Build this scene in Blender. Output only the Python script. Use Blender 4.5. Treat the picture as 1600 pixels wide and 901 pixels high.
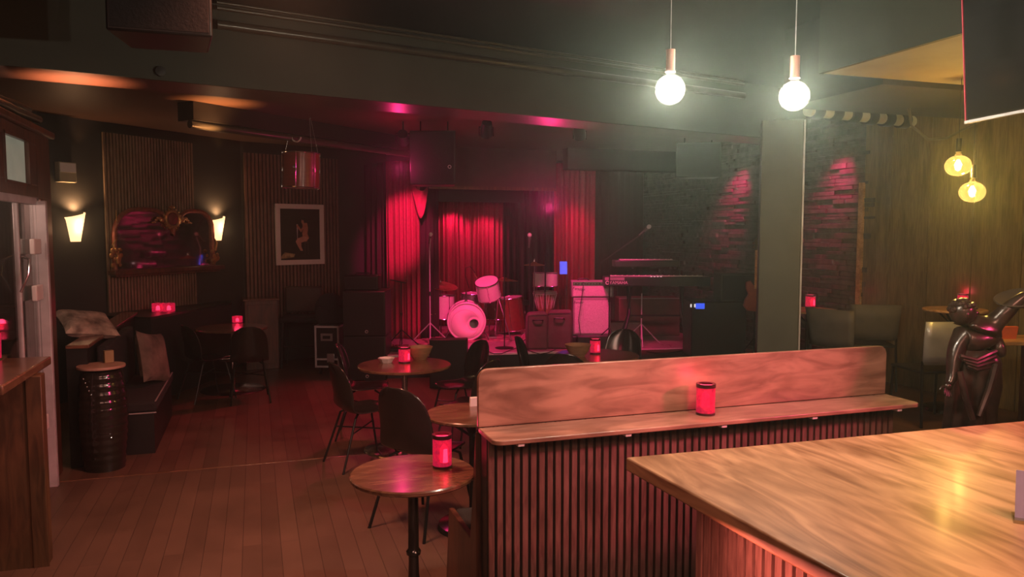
import bpy, math, random
from mathutils import Vector, Matrix
random.seed(7)
for o in list(bpy.data.objects): bpy.data.objects.remove(o, do_unlink=True)
S = bpy.context.scene; COL = S.collection
PI = math.pi
# ------------------------------------------------------------------ camera
F = 1200.0; CX, CY = 800.0, 450.5; H = 1.9
TH = math.radians(18.5); PT = math.atan(87.5 / F)
cam = bpy.data.cameras.new('camera'); cam.sensor_width = 36; cam.lens = 36 * F / 1600
cam.clip_start = .05; cam.clip_end = 100
co = bpy.data.objects.new('camera', cam); COL.objects.link(co)
co.location = (0, 0, H); co.rotation_euler = (PI / 2 - PT, 0, -TH); S.camera = co
cth, sth = math.cos(TH), math.sin(TH)
def C2W(x, d, z=0): return Vector((x * cth + d * sth, -x * sth + d * cth, z))
def ray(px, py):
    u = (px - CX) / F; v = (CY - py) / F
    k = math.cos(PT) + v * math.sin(PT)
    return u / k, (v * math.cos(PT) - math.sin(PT)) / k
def P(px, py, d=None, z=None):
    """world point seen at photo pixel px,py at horizontal depth d or at height z"""
    x, s = ray(px, py)
    if d is None: d = (z - H) / s
    return C2W(x * d, d, H + s * d)
def G(px, d, z=0):
    x, s = ray(px, 363); return C2W(x * d, d, z)
# ------------------------------------------------------------------ world, exposure
W = bpy.data.worlds.new('world'); S.world = W; W.use_nodes = True
W.node_tree.nodes['Background'].inputs[0].default_value = (.9, .62, .45, 1)
W.node_tree.nodes['Background'].inputs[1].default_value = .004
vol = W.node_tree.nodes.new('ShaderNodeVolumeScatter'); vol.inputs['Density'].default_value = .0115   # added haze, stands in for veiling lens glare around the bulbs
vol.inputs['Anisotropy'].default_value = .84; vol.inputs['Color'].default_value = (.82, 1, .90, 1)
W.node_tree.links.new(vol.outputs[0], [n for n in W.node_tree.nodes if n.type == 'OUTPUT_WORLD'][0].inputs['Volume'])
S.cycles.volume_bounces = 0
S.view_settings.view_transform = 'Standard'; S.view_settings.look = 'None'
S.view_settings.exposure = 0; S.view_settings.gamma = 1; S.view_settings.use_curve_mapping = False
S.cycles.use_denoising = True
S.cycles.max_bounces = 6; S.cycles.diffuse_bounces = 3; S.cycles.glossy_bounces = 3
S.cycles.transparent_max_bounces = 12; S.cycles.sample_clamp_indirect = 3
S.cycles.caustics_reflective = False; S.cycles.caustics_refractive = False
# ------------------------------------------------------------------ room lights and added fills
def light(name, kind, loc, power, color, target=None, size=.1, spot=60, blend=.6, sy=None, spread=180):
    l = bpy.data.lights.new(name, kind); l.energy = power; l.color = color
    o = bpy.data.objects.new(name, l); COL.objects.link(o); o.location = loc
    if kind == 'AREA':
        l.size = size; l.spread = math.radians(spread)
        if sy: l.shape = 'RECTANGLE'; l.size_y = sy
    else: l.shadow_soft_size = size
    if kind == 'SPOT': l.spot_size = math.radians(spot); l.spot_blend = blend
    if target is not None:
        o.rotation_euler = (Vector(target) - Vector(loc)).to_track_quat('-Z', 'Y').to_euler()
    return o
RED = (1, .03, .20)
light('stage_wash', 'SPOT', G(760, 8.9, 2.95), 620, RED, G(742, 11.2, .4), .08, 46, .8)
light('stage_wash', 'SPOT', G(905, 9.2, 2.95), 420, RED, G(945, 10.9, .9), .08, 50, .8)
light('curtain_spot', 'SPOT', G(650, 9.6, 3.0), 620, RED, G(631, 11.4, 2.0), .05, 30, .7)
light('curtain_spot', 'SPOT', G(893, 11.3, 3.05), 190, RED, G(894, 12.4, 1.7), .04, 36, 1)
light('curtain_spot', 'SPOT', C2W(-1.0, 12.85, 2.34), 50, RED, C2W(-1.0, 13.1, 1.2), .04, 110, .8)
light('curtain_spot', 'SPOT', C2W(-.45, 12.85, 2.34), 50, RED, C2W(-.45, 13.1, 1.2), .04, 110, .8)
light('ceiling_wash', 'POINT', G(624, 8.7, 2.62), 9, RED, None, .05)
light('beam_wash', 'SPOT', G(860, 9.6, 2.2), 45, RED, G(830, 7.4, 3.05), .05, 75, 1)  # added red up-spot without a fixture, reddens the beam underside
light('soffit_glow', 'SPOT', P(120, 126, z=3.0) - Vector((0, 0, .45)), 120, (1, .36, .17), P(120, 126, z=3.0), .03, 95, 1)  # added up-spot hanging free, no fixture, brightens the soffit
light('soffit_glow', 'SPOT', P(340, 160, z=3.18) - Vector((0, 0, .45)), 75, (1, .42, .14), P(340, 160, z=3.18), .03, 100, 1)  # second added up-spot, also without a fixture
light('floor_wash', 'SPOT', G(640, 9.6, 3.1), 240, (1, .05, .10), G(560, 8.3, 0), .1, 75, .9)
light('wall_spot', 'SPOT', P(1143, 224, 10.35), 260, RED, P(1148, 320, 10.85), .02, 50, 1)
light('wall_spot', 'SPOT', P(1298, 192, 8.55), 210, RED, P(1304, 300, 8.95), .02, 50, 1)
light('bar_light', 'AREA', (-.4, -1.6, 3.2), 36, (1, .46, .33), (.5, 2.0, 0), 2.2, sy=.5, spread=120)
light('bar_light', 'AREA', (2.4, -.2, 3.2), 36, (1, .48, .33), (2.0, 2.2, 0), 1.4, sy=.4, spread=110)
light('bar_neon', 'AREA', (4.6, 1.0, 2.3), 9, (1, .06, .20), (2.3, 3.0, 1.25), .4, sy=.2, spread=42)
light('seating_fill', 'AREA', (.2, 4.6, 3.55), 48, (1, .34, .20), (.2, 4.65, 0), .5, spread=110)  # added overhead fill for the seating floor, no fixture modelled
light('stage_wash', 'SPOT', G(840, 8.9, 2.9), 150, RED, G(850, 10.8, 1.7), .05, 75, .7)  # added fill spot to brighten the microphones and boom
light('counter_led', 'AREA', C2W(.60, 1.9, 1.02), 5, (1, .25, .2), C2W(.95, 2.0, .4), .5, sy=.04)
light('shelf_fill', 'POINT', (-1.85, 5.9, 2.1), 12, (1, .62, .5), None, .05)  # added dim point light, lifts the shelves behind the glazed door
# ------------------------------------------------------------------ materials
MT = {}
def mat(name, col, rough=.6, metal=0, var=.15, scale=8, bump=0, spec=.5, emit=None, es=0, stretch=None, coat=0):
    if name in MT: return MT[name]
    m = bpy.data.materials.new(name); m.use_nodes = True; nt = m.node_tree; b = nt.nodes['Principled BSDF']
    b.inputs['Roughness'].default_value = rough; b.inputs['Metallic'].default_value = metal
    b.inputs['Specular IOR Level'].default_value = spec
    if coat: b.inputs['Coat Weight'].default_value = coat; b.inputs['Coat Roughness'].default_value = .12
    tc = nt.nodes.new('ShaderNodeTexCoord'); mp = nt.nodes.new('ShaderNodeMapping')
    nt.links.new(tc.outputs['Object'], mp.inputs[0])
    if stretch: mp.inputs['Scale'].default_value = stretch
    n = nt.nodes.new('ShaderNodeTexNoise'); n.inputs['Scale'].default_value = scale; n.inputs['Detail'].default_value = 5
    nt.links.new(mp.outputs[0], n.inputs[0])
    r = nt.nodes.new('ShaderNodeValToRGB'); nt.links.new(n.outputs[0], r.inputs[0])
    r.color_ramp.elements[0].position = .3; r.color_ramp.elements[1].position = .7
    r.color_ramp.elements[0].color = (*[c * (1 - var) for c in col], 1)
    r.color_ramp.elements[1].color = (*[min(1, c * (1 + var)) for c in col], 1)
    nt.links.new(r.outputs[0], b.inputs['Base Color'])
    if bump:
        bp = nt.nodes.new('ShaderNodeBump'); bp.inputs['Strength'].default_value = bump; bp.inputs['Distance'].default_value = .01
        nt.links.new(n.outputs[0], bp.inputs['Height']); nt.links.new(bp.outputs[0], b.inputs['Normal'])
    if emit:
        b.inputs['Emission Color'].default_value = (*emit, 1); b.inputs['Emission Strength'].default_value = es
    MT[name] = m; return m
def wood(name, dark, light_, rough=.35, scale=3, stretch=(1, 8, 8), coat=.0, bump=.05):
    m = bpy.data.materials.new(name); m.use_nodes = True; nt = m.node_tree; b = nt.nodes['Principled BSDF']
    b.inputs['Roughness'].default_value = rough
    b.inputs['Coat Weight'].default_value = coat; b.inputs['Coat Roughness'].default_value = .15
    tc = nt.nodes.new('ShaderNodeTexCoord'); mp = nt.nodes.new('ShaderNodeMapping'); mp.inputs['Scale'].default_value = stretch
    nt.links.new(tc.outputs['Object'], mp.inputs[0])
    n = nt.nodes.new('ShaderNodeTexNoise'); n.inputs['Scale'].default_value = scale; n.inputs['Detail'].default_value = 8
    n.inputs['Distortion'].default_value = 1.3
    nt.links.new(mp.outputs[0], n.inputs[0])
    r = nt.nodes.new('ShaderNodeValToRGB'); r.color_ramp.elements[0].position = .33; r.color_ramp.elements[1].position = .62
    r.color_ramp.elements[0].color = (*dark, 1); r.color_ramp.elements[1].color = (*light_, 1)
    nt.links.new(n.outputs[0], r.inputs[0])
    n2 = nt.nodes.new('ShaderNodeTexNoise'); n2.inputs['Scale'].default_value = 2.2; n2.inputs['Detail'].default_value = 3
    mp2 = nt.nodes.new('ShaderNodeMapping'); mp2.inputs['Scale'].default_value = tuple(.35 * s if s > 2 else s for s in stretch)
    nt.links.new(tc.outputs['Object'], mp2.inputs[0]); nt.links.new(mp2.outputs[0], n2.inputs[0])
    mx = nt.nodes.new('ShaderNodeMixRGB'); mx.blend_type = 'MULTIPLY'
    r2 = nt.nodes.new('ShaderNodeValToRGB'); r2.color_ramp.elements[0].position = .32; r2.color_ramp.elements[1].position = .55
    r2.color_ramp.elements[0].color = (.55, .5, .45, 1); r2.color_ramp.elements[1].color = (1, 1, 1, 1)
    nt.links.new(n2.outputs[0], r2.inputs[0]); mx.inputs[0].default_value = .8
    nt.links.new(r.outputs[0], mx.inputs[1]); nt.links.new(r2.outputs[0], mx.inputs[2])
    nt.links.new(mx.outputs[0], b.inputs['Base Color'])
    bp = nt.nodes.new('ShaderNodeBump'); bp.inputs['Strength'].default_value = bump; bp.inputs['Distance'].default_value = .01
    nt.links.new(n.outputs[0], bp.inputs['Height']); nt.links.new(bp.outputs[0], b.inputs['Normal'])
    return m
def floor_mat(name, dark, light_, w=.11, rough=.42):
    m = bpy.data.materials.new(name); m.use_nodes = True; nt = m.node_tree; b = nt.nodes['Principled BSDF']
    tc = nt.nodes.new('ShaderNodeTexCoord'); mp = nt.nodes.new('ShaderNodeMapping'); mp.inputs['Rotation'].default_value = (0, 0, PI / 2)
    nt.links.new(tc.outputs['Object'], mp.inputs[0])
    br = nt.nodes.new('ShaderNodeTexBrick'); br.inputs['Scale'].default_value = 1; br.inputs['Mortar Size'].default_value = .0022
    br.inputs['Brick Width'].default_value = 2.4; br.inputs['Row Height'].default_value = w; br.inputs['Mortar Smooth'].default_value = .3
    br.inputs['Color1'].default_value = (*dark, 1); br.inputs['Color2'].default_value = (*light_, 1); br.inputs['Mortar'].default_value = tuple(c * .45 for c in dark) + (1,)
    nt.links.new(mp.outputs[0], br.inputs[0])
    n = nt.nodes.new('ShaderNodeTexNoise'); n.inputs['Scale'].default_value = 1.6; n.inputs['Detail'].default_value = 7; n.inputs['Roughness'].default_value = .65
    nt.links.new(tc.outputs['Object'], n.inputs[0])
    r = nt.nodes.new('ShaderNodeValToRGB'); r.color_ramp.elements[0].position = .3; r.color_ramp.elements[1].position = .7
    r.color_ramp.elements[0].color = (.62, .6, .6, 1); r.color_ramp.elements[1].color = (1.0, 1, 1, 1)
    nt.links.new(n.outputs[0], r.inputs[0])
    mx = nt.nodes.new('ShaderNodeMixRGB'); mx.blend_type = 'MULTIPLY'; mx.inputs[0].default_value = 1
    nt.links.new(br.outputs[0], mx.inputs[1]); nt.links.new(r.outputs[0], mx.inputs[2]); nt.links.new(mx.outputs[0], b.inputs['Base Color'])
    mr = nt.nodes.new('ShaderNodeMapRange'); mr.inputs[3].default_value = rough - .1; mr.inputs[4].default_value = rough + .16
    nt.links.new(n.outputs[0], mr.inputs[0]); nt.links.new(mr.outputs[0], b.inputs['Roughness'])
    bp = nt.nodes.new('ShaderNodeBump'); bp.inputs['Strength'].default_value = .25; bp.inputs['Distance'].default_value = .004
    nt.links.new(br.outputs['Fac'], bp.inputs['Height']); bp.invert = True; nt.links.new(bp.outputs[0], b.inputs['Normal'])
    return m
def glass(name, tint=(1, 1, 1), rough=.02, fac=.12):
    m = bpy.data.materials.new(name); m.use_nodes = True; nt = m.node_tree; nt.nodes.clear()
    o = nt.nodes.new('ShaderNodeOutputMaterial'); t = nt.nodes.new('ShaderNodeBsdfTransparent'); t.inputs[0].default_value = (*tint, 1)
    g = nt.nodes.new('ShaderNodeBsdfGlossy'); g.inputs['Roughness'].default_value = rough
    lw = nt.nodes.new('ShaderNodeLayerWeight'); lw.inputs[0].default_value = fac
    mx = nt.nodes.new('ShaderNodeMixShader'); nt.links.new(lw.outputs['Facing'], mx.inputs[0])
    nt.links.new(t.outputs[0], mx.inputs[1]); nt.links.new(g.outputs[0], mx.inputs[2]); nt.links.new(mx.outputs[0], o.inputs[0])
    return m
M = dict(
    wall=mat('dark_paint', (.030, .029, .025), .75, scale=3, bump=.1),
    fascia=mat('olive_paint', (.052, .056, .042), .7, scale=2, bump=.06),
    soffit=mat('brown_gloss', (.10, .055, .038), .35, scale=2),
    ceil=mat('black_ceiling', (.02, .018, .017), .8, scale=3),
    pillar=mat('green_grey_paint', (.105, .115, .095), .6, scale=3, bump=.08),
    black=mat('black_satin', (.012, .011, .011), .4),
    blackm=mat('black_metal', (.015, .014, .014), .35, .3),
    blackg=mat('black_gloss', (.018, .014, .012), .16, spec=.6),
    fabric=mat('black_fabric', (.018, .015, .016), .95, scale=60, bump=.3),
    tolex=mat('grey_tolex', (.30, .28, .28), .8, scale=90, bump=.4),
    grille=mat('silver_grille_cloth', (.62, .58, .58), .7, scale=150, var=.3, bump=.4),
    chrome=mat('chrome', (.75, .73, .72), .18, 1, var=.03),
    steel=mat('brushed_steel', (.5, .5, .5), .4, 1, var=.1),
    alu=mat('grey_aluminium', (.55, .55, .56), .5, .3),
    white=mat('white_plastic', (.75, .73, .70), .4, var=.03),
    copper=mat('copper_pink', (.62, .30, .24), .45, .3, var=.05),
    curtain=mat('red_velvet', (.30, .03, .07), .75, scale=30, bump=.15),
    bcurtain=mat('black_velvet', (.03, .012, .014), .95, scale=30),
    drumw=mat('white_drum_wrap', (.75, .70, .70), .3, scale=40, var=.06),
    drumh=mat('drum_head', (.85, .80, .78), .5, var=.03),
    drumd=mat('dark_red_drum_wrap', (.16, .03, .03), .25, scale=20, coat=.5),
    drumwood=mat('maroon_lacquer', (.24, .06, .045), .4, scale=6, coat=.3, stretch=(1, 1, 6)),
    brass=mat('cymbal_brass', (.55, .38, .16), .35, .9, scale=30),
    gold=mat('antique_gold', (.42, .24, .10), .4, .7, scale=20, var=.4, bump=.3),
    bronze=mat('dark_bronze', (.040, .024, .018), .3, .35, scale=14, var=.5, bump=.35, coat=.3),
    candle=mat('red_candle_glass', (.55, .02, .05), .35, scale=45, var=.6, bump=.4, emit=(1, .03, .10), es=.75),
    candlec=mat('candle_core', (1, .3, .35), .4, emit=(1, .22, .30), es=7),
    rim=mat('dark_red_rim', (.05, .008, .01), .3),
    cushion=mat('floral_linen', (.36, .30, .22), .9, scale=9, var=.75, bump=.2),
    cushion2=mat('grey_brown_cushion', (.20, .14, .11), .9, scale=7, var=.5, bump=.2),
    bowl=mat('rustic_bowl_wood', (.30, .17, .09), .6, scale=10, var=.3, stretch=(1, 1, 5)),
    rug=mat('patterned_rug', (.35, .18, .17), .95, scale=14, var=.7, bump=.3),
    pic=mat('dark_print', (.020, .015, .012), .35, scale=5, var=.5),
    skin=mat('print_skin', (.42, .19, .12), .5, scale=20),
    hairp=mat('print_hair', (.012, .008, .007), .6),
    printl=mat('print_pale_light', (.36, .27, .13), .5, scale=25, var=.6),
    blue=mat('blue_screen', (.02, .05, .6), .3, emit=(.05, .12, 1), es=.9),
    led=mat('blue_led', (.02, .05, .6), .3, emit=(.3, .4, 1), es=4),
    ledw=mat('white_led', (.8, .8, .8), .3, emit=(1, .95, .9), es=.8),
    amber=glass('amber_glass', (1, .80, .42), .03, .25),
    clear=glass('clear_glass', (.97, .98, .95), .02, .22),
    pane=glass('door_pane', (.80, .78, .76), .03, .12),
    tube=mat('glossy_duct', (.07, .065, .05), .32, .2),
    orange=mat('orange_card', (.75, .16, .06), .6),
    paper=mat('white_paper', (.78, .75, .70), .7, var=.02),
    screen=mat('tv_glass', (.010, .009, .010), .09, spec=.6, var=.02),
    flexm=mat('grey_flex', (.36, .33, .22), .6),
    teal=mat('pale_green_glass', (.30, .33, .27), .4, emit=(.50, .55, .42), es=.22, scale=3, var=.3),
    sconceg=mat('frosted_glass', (.9, .75, .6), .5, emit=(1, .60, .28), es=2.0, scale=4),
)
def candle_glass():
    m = mat('candle_red', (.45, .015, .04), .35, scale=55, var=.7, bump=.5, emit=(1, .03, .17), es=.34)
    nt = m.node_tree; o = nt.nodes['Material Output']; b = nt.nodes['Principled BSDF']
    t = nt.nodes.new('ShaderNodeBsdfTransparent'); t.inputs[0].default_value = (1, .10, .22, 1)
    mx = nt.nodes.new('ShaderNodeMixShader'); mx.inputs[0].default_value = .6
    nt.links.new(t.outputs[0], mx.inputs[1]); nt.links.new(b.outputs[0], mx.inputs[2]); nt.links.new(mx.outputs[0], o.inputs[0]); return m
M['candle'] = candle_glass()
def globe_glass(name, tint, k):
    m = glass(name, tint, .03, .25); nt = m.node_tree; o = [n for n in nt.nodes if n.type == 'OUTPUT_MATERIAL'][0]
    src = o.inputs[0].links[0].from_socket; d = nt.nodes.new('ShaderNodeBsdfTranslucent'); d.inputs[0].default_value = (*tint, 1)
    mx = nt.nodes.new('ShaderNodeMixShader'); mx.inputs[0].default_value = k; nt.links.new(src, mx.inputs[1]); nt.links.new(d.outputs[0], mx.inputs[2]); nt.links.new(mx.outputs[0], o.inputs[0]); return m
M['amber'] = globe_glass('amber_globe', (1, .80, .42), .018); M['clear'] = globe_glass('clear_globe', (.98, .96, .9), .006)
M['slat'] = wood('walnut_slat', (.13, .070, .052), (.22, .125, .095), .55, 6, (6, 6, 1))
M['slat2'] = wood('oak_slat', (.16, .105, .07), (.27, .19, .125), .7, 6, (6, 6, 1))
M['top'] = wood('counter_oak', (.26, .115, .05), (.58, .32, .17), .42, 2.0, (6, 1.1, 6), .06)
M['ply'] = wood('birch_ply', (.22, .105, .07), (.42, .22, .15), .4, 2.2, (1.3, 5, 6), .2)
M['tabletop'] = wood('table_wood', (.11, .05, .03), (.21, .105, .06), .26, 3, (2, 9, 9), .4)
M['darkwood'] = wood('dark_red_wood', (.05, .018, .012), (.13, .048, .026), .38, 3, (8, 8, 1), .2)
M['barwood'] = wood('bar_panel_wood', (.06, .030, .015), (.15, .075, .035), .5, 2.5, (7, 7, 1), .1)
M['wallwood'] = wood('wall_panel_wood', (.12, .085, .04), (.20, .15, .075), .5, 5, (9, 9, .8), .1)
M['lightwood'] = wood('pine_wood', (.40, .22, .09), (.60, .36, .17), .5, 4, (2, 8, 8))
M['floor'] = floor_mat('floorboards', (.105, .052, .036), (.155, .080, .055))
M['floor2'] = floor_mat('near_floorboards', (.105, .060, .042), (.135, .078, .055), rough=.5)  # boards of the near zone, slightly greyer and rougher
M['stage'] = floor_mat('stage_boards', (.40, .30, .28), (.50, .38, .36), .09, .28)
# ------------------------------------------------------------------ mesh builder
class MB:
    def __init__(s): s.v = []; s.f = []
    def add(s, vs, fs, mtx=None):
        k = len(s.v); s.v += [tuple((mtx @ Vector(v)) if mtx else v) for v in vs]; s.f += [tuple(i + k for i in f) for f in fs]; return s
    def box(s, c, d, rz=0, mtx=None, rx=0, ry=0):
        x, y, z = d[0] / 2, d[1] / 2, d[2] / 2
        vs = [(-x, -y, -z), (x, -y, -z), (x, y, -z), (-x, y, -z), (-x, -y, z), (x, -y, z), (x, y, z), (-x, y, z)]
        fs = [(0, 3, 2, 1), (4, 5, 6, 7), (0, 1, 5, 4), (1, 2, 6, 5), (2, 3, 7, 6), (3, 0, 4, 7)]
        m = Matrix.Translation(c) @ Matrix.Rotation(rz, 4, 'Z') @ Matrix.Rotation(ry, 4, 'Y') @ Matrix.Rotation(rx, 4, 'X')
        if mtx: m = mtx @ m
        return s.add(vs, fs, m)
    def b2(s, a, b):  # box from corner to corner
        return s.box([(p + q) / 2 for p, q in zip(a, b)], [abs(p - q) for p, q in zip(a, b)])
    def cyl(s, p0, p1, r0, r1=None, n=16, caps=True):
        r1 = r0 if r1 is None else r1
        p0, p1 = Vector(p0), Vector(p1); q = (p1 - p0).to_track_quat('Z', 'Y'); L = (p1 - p0).length
        vs = []; 
        for z, r in ((0, r0), (L, r1)):
            for i in range(n): a = 2 * PI * i / n; vs.append(tuple(q @ Vector((r * math.cos(a), r * math.sin(a), z)) + p0))
        fs = [(i, (i + 1) % n, n + (i + 1) % n, n + i) for i in range(n)]
        if caps: fs += [tuple(range(n - 1, -1, -1)), tuple(range(n, 2 * n))]
        return s.add(vs, fs)
    def tube(s, pts, r, n=8):
        pts = [Vector(p) for p in pts]; vs = []; fs = []; up = Vector((0, 0, 1)); pr = None
        for k, p in enumerate(pts):
            t = (pts[min(k + 1, len(pts) - 1)] - pts[max(k - 1, 0)]).normalized()
            a = pr if pr is not None else (up if abs(t.z) < .9 else Vector((1, 0, 0)))
            u = (a - t * a.dot(t)).normalized(); w = t.cross(u); pr = u
            rr = r[k] if isinstance(r, (list, tuple)) else r
            for i in range(n): g = 2 * PI * i / n; vs.append(tuple(p + (u * math.cos(g) + w * math.sin(g)) * rr))
        for k in range(len(pts) - 1):
            for i in range(n): fs.append((k * n + i, k * n + (i + 1) % n, (k + 1) * n + (i + 1) % n, (k + 1) * n + i))
        fs += [tuple(range(n - 1, -1, -1)), tuple((len(pts) - 1) * n + i for i in range(n))]
        return s.add(vs, fs)
    def lathe(s, prof, n=28, c=(0, 0, 0), mtx=None, sx=1, sy=1):
        vs = []; fs = []
        for r, z in prof:
            for i in range(n): a = 2 * PI * i / n; vs.append((c[0] + r * sx * math.cos(a), c[1] + r * sy * math.sin(a), c[2] + z))
        for k in range(len(prof) - 1):
            for i in range(n): fs.append((k * n + i, k * n + (i + 1) % n, (k + 1) * n + (i + 1) % n, (k + 1) * n + i))
        if 1e-5 < prof[0][0] < .02: fs.append(tuple(range(n - 1, -1, -1)))
        if 1e-5 < prof[-1][0] < .02: fs.append(tuple((len(prof) - 1) * n + i for i in range(n)))
        return s.add(vs, fs, mtx)
    def ring(s, c, R, r, n=32, k=8, mtx=None, arc=None):
        vs = []; fs = []; a0, a1 = arc or (0, 2 * PI); closed = arc is None; N = n if closed else n + 1
        for i in range(N):
            a = a0 + (a1 - a0) * i / n
            for j in range(k):
                b = 2 * PI * j / k; q = R + r * math.cos(b); vs.append((c[0] + q * math.cos(a), c[1] + q * math.sin(a), c[2] + r * math.sin(b)))
        for i in range(n):
            for j in range(k): fs.append((i * k + j, ((i + 1) % N) * k + j, ((i + 1) % N) * k + (j + 1) % k, i * k + (j + 1) % k))
        return s.add(vs, fs, mtx)
    def ball(s, c, r, sc=(1, 1, 1), n=16, mtx=None):
        m = n // 2; prof = [(max(1e-6, math.sin(PI * k / m)) * 1, -math.cos(PI * k / m)) for k in range(m + 1)]
        vs = []; fs = []
        for q, z in prof:
            for i in range(n): a = 2 * PI * i / n; vs.append((c[0] + r * sc[0] * q * math.cos(a), c[1] + r * sc[1] * q * math.sin(a), c[2] + r * sc[2] * z))
        for k in range(m):
            for i in range(n): fs.append((k * n + i, k * n + (i + 1) % n, (k + 1) * n + (i + 1) % n, (k + 1) * n + i))
        return s.add(vs, fs, mtx)
    def prism(s, poly, z0, z1, mtx=None):
        n = len(poly); vs = [(p[0], p[1], z0) for p in poly] + [(p[0], p[1], z1) for p in poly]
        fs = [tuple(range(n - 1, -1, -1)), tuple(range(n, 2 * n))] + [(i, (i + 1) % n, n + (i + 1) % n, n + i) for i in range(n)]
        return s.add(vs, fs, mtx)
    def build(s, name, m, parent=None, bevel=0, smooth=True, mtx=None, solid=0):
        me = bpy.data.meshes.new(name); me.from_pydata(s.v, [], s.f); me.update()
        o = bpy.data.objects.new(name, me); COL.objects.link(o); me.materials.append(m if not isinstance(m, str) else M[m])
        import bmesh
        bm = bmesh.new(); bm.from_mesh(me); bmesh.ops.remove_doubles(bm, verts=bm.verts, dist=1e-6)
        bmesh.ops.recalc_face_normals(bm, faces=bm.faces)
        bm.to_mesh(me); bm.free()
        if smooth:
            for p in me.polygons: p.use_smooth = True
            me.set_sharp_from_angle(angle=math.radians(38))
        if solid:
            q = o.modifiers.new('s', 'SOLIDIFY'); q.thickness = solid; q.offset = 0
        if bevel:
            q = o.modifiers.new('b', 'BEVEL'); q.width = bevel; q.segments = 2; q.limit_method = 'ANGLE'
        if parent is not None: o.parent = parent
        return o
def tag(o, label, cat, group=None, kind=None):
    if label: o['label'] = label
    if cat: o['category'] = cat
    if group: o['group'] = group
    if kind: o['kind'] = kind
    return o
def thing(name, label, cat, loc=(0, 0, 0), rz=0, group=None):
    o = bpy.data.objects.new(name, None); COL.objects.link(o); o.empty_display_size = .05
    o.location = loc; o.rotation_euler = (0, 0, rz); return tag(o, label, cat, group)
def struct(o): o['kind'] = 'structure'; return o
def kids(o): return [c for c in bpy.data.objects if c.parent == o]
def dup(root, loc, rz, label, group=None, scale=None, rot=None):
    r = root.copy(); COL.objects.link(r); r.location = loc; r.rotation_euler = rot or (0, 0, rz); r['label'] = label
    if group: r['group'] = group
    if scale: r.scale = (scale,) * 3
    for ch in kids(root):
        c = ch.copy(); COL.objects.link(c); c.parent = r
        for g in kids(ch):
            d = g.copy(); COL.objects.link(d); d.parent = c
    return r
def text(s, size, m, parent, loc, rot, name='lettering', ext=.001, shear=0):
    c = bpy.data.curves.new(name, 'FONT'); c.body = s; c.size = size; c.extrude = ext; c.align_x = 'CENTER'; c.align_y = 'CENTER'; c.shear = shear
    t = bpy.data.objects.new(name, c); COL.objects.link(t)
    bpy.context.view_layer.update()
    me = bpy.data.meshes.new_from_object(t.evaluated_get(bpy.context.evaluated_depsgraph_get()))
    bpy.data.objects.remove(t, do_unlink=True)
    o = bpy.data.objects.new(name, me); COL.objects.link(o); me.materials.clear(); me.materials.append(M[m]); o.parent = parent
    o.location = loc; o.rotation_euler = rot; return o
def ang(x, d):   # heading in camera frame -> world z rotation so that local +Y points along it
    w = C2W(x, d); return math.atan2(w.y, w.x) - PI / 2
RC = -TH         # rotation of something facing the camera squarely (local -Y towards the viewer)
# ------------------------------------------------------------------ setting
XL, XR, YB = -1.45, 6.43, 12.85
b = MB().b2((-6, -3, -.1), (8, YB + .2, 0)).build('floor', 'floor'); struct(b)
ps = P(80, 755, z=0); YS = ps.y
b = MB().b2((-6, -3, 0), (1.05, YS, .006)).build('floor_near', 'floor2'); b.name = 'floor'; struct(b)
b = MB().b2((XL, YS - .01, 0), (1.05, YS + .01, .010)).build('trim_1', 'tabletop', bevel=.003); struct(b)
# mirror wall / picture wall lines in camera-plane coordinates
def onl(px, A, D):
    k = (px - CX) / F * 1.0
    k = ray(px, 363)[0]
    t = (k * A[1] - A[0]) / (D[0] - k * D[1]); return t
MA, MD = (-4.76, 9.0), (.44, .898)
PA, PD = (-3.815, 10.9), (.735, .678)
def wpt(A, D, t, off=0):  # off towards the room
    n = (D[1], -D[0]); return C2W(A[0] + D[0] * t + n[0] * off, A[1] + D[1] * t + n[1] * off)
def wrot(D): w = C2W(*D) ; return math.atan2(w.y, w.x)
def wallbox(name, p, q, z0, z1, th, m, side=1):
    p, q = Vector(p), Vector(q); dr = (q - p).normalized(); n = Vector((dr.y, -dr.x, 0)) * th * side
    poly = [p, q, q - n, p - n]
    return struct(MB().prism([(a.x, a.y) for a in poly], z0, z1).build(name, m))
HC, HL = 3.6, 3.18
m0 = wpt(MA, MD, -2.6); m1 = wpt(MA, MD, 2.13); p1 = wpt(PA, PD, 2.42)
wallbox('wall_left_back', m0, m1, 0, HC, .15, 'wall')
wallbox('wall_back_left', m1, p1, 0, HC, .15, 'wall')
wallbox('wall_back', (p1.x, YB, 0), (XR + .15, YB, 0), 0, HC, .15, 'wall')
w = MB().b2((XR + .03, 4.6 - 9, 0), (XR + .2, YB, HC)).build('wall_right', 'wall'); struct(w)
w = MB().b2((-6, -3, HC), (8, YB, HC + .1)).build('ceiling', 'ceil'); struct(w)
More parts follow.
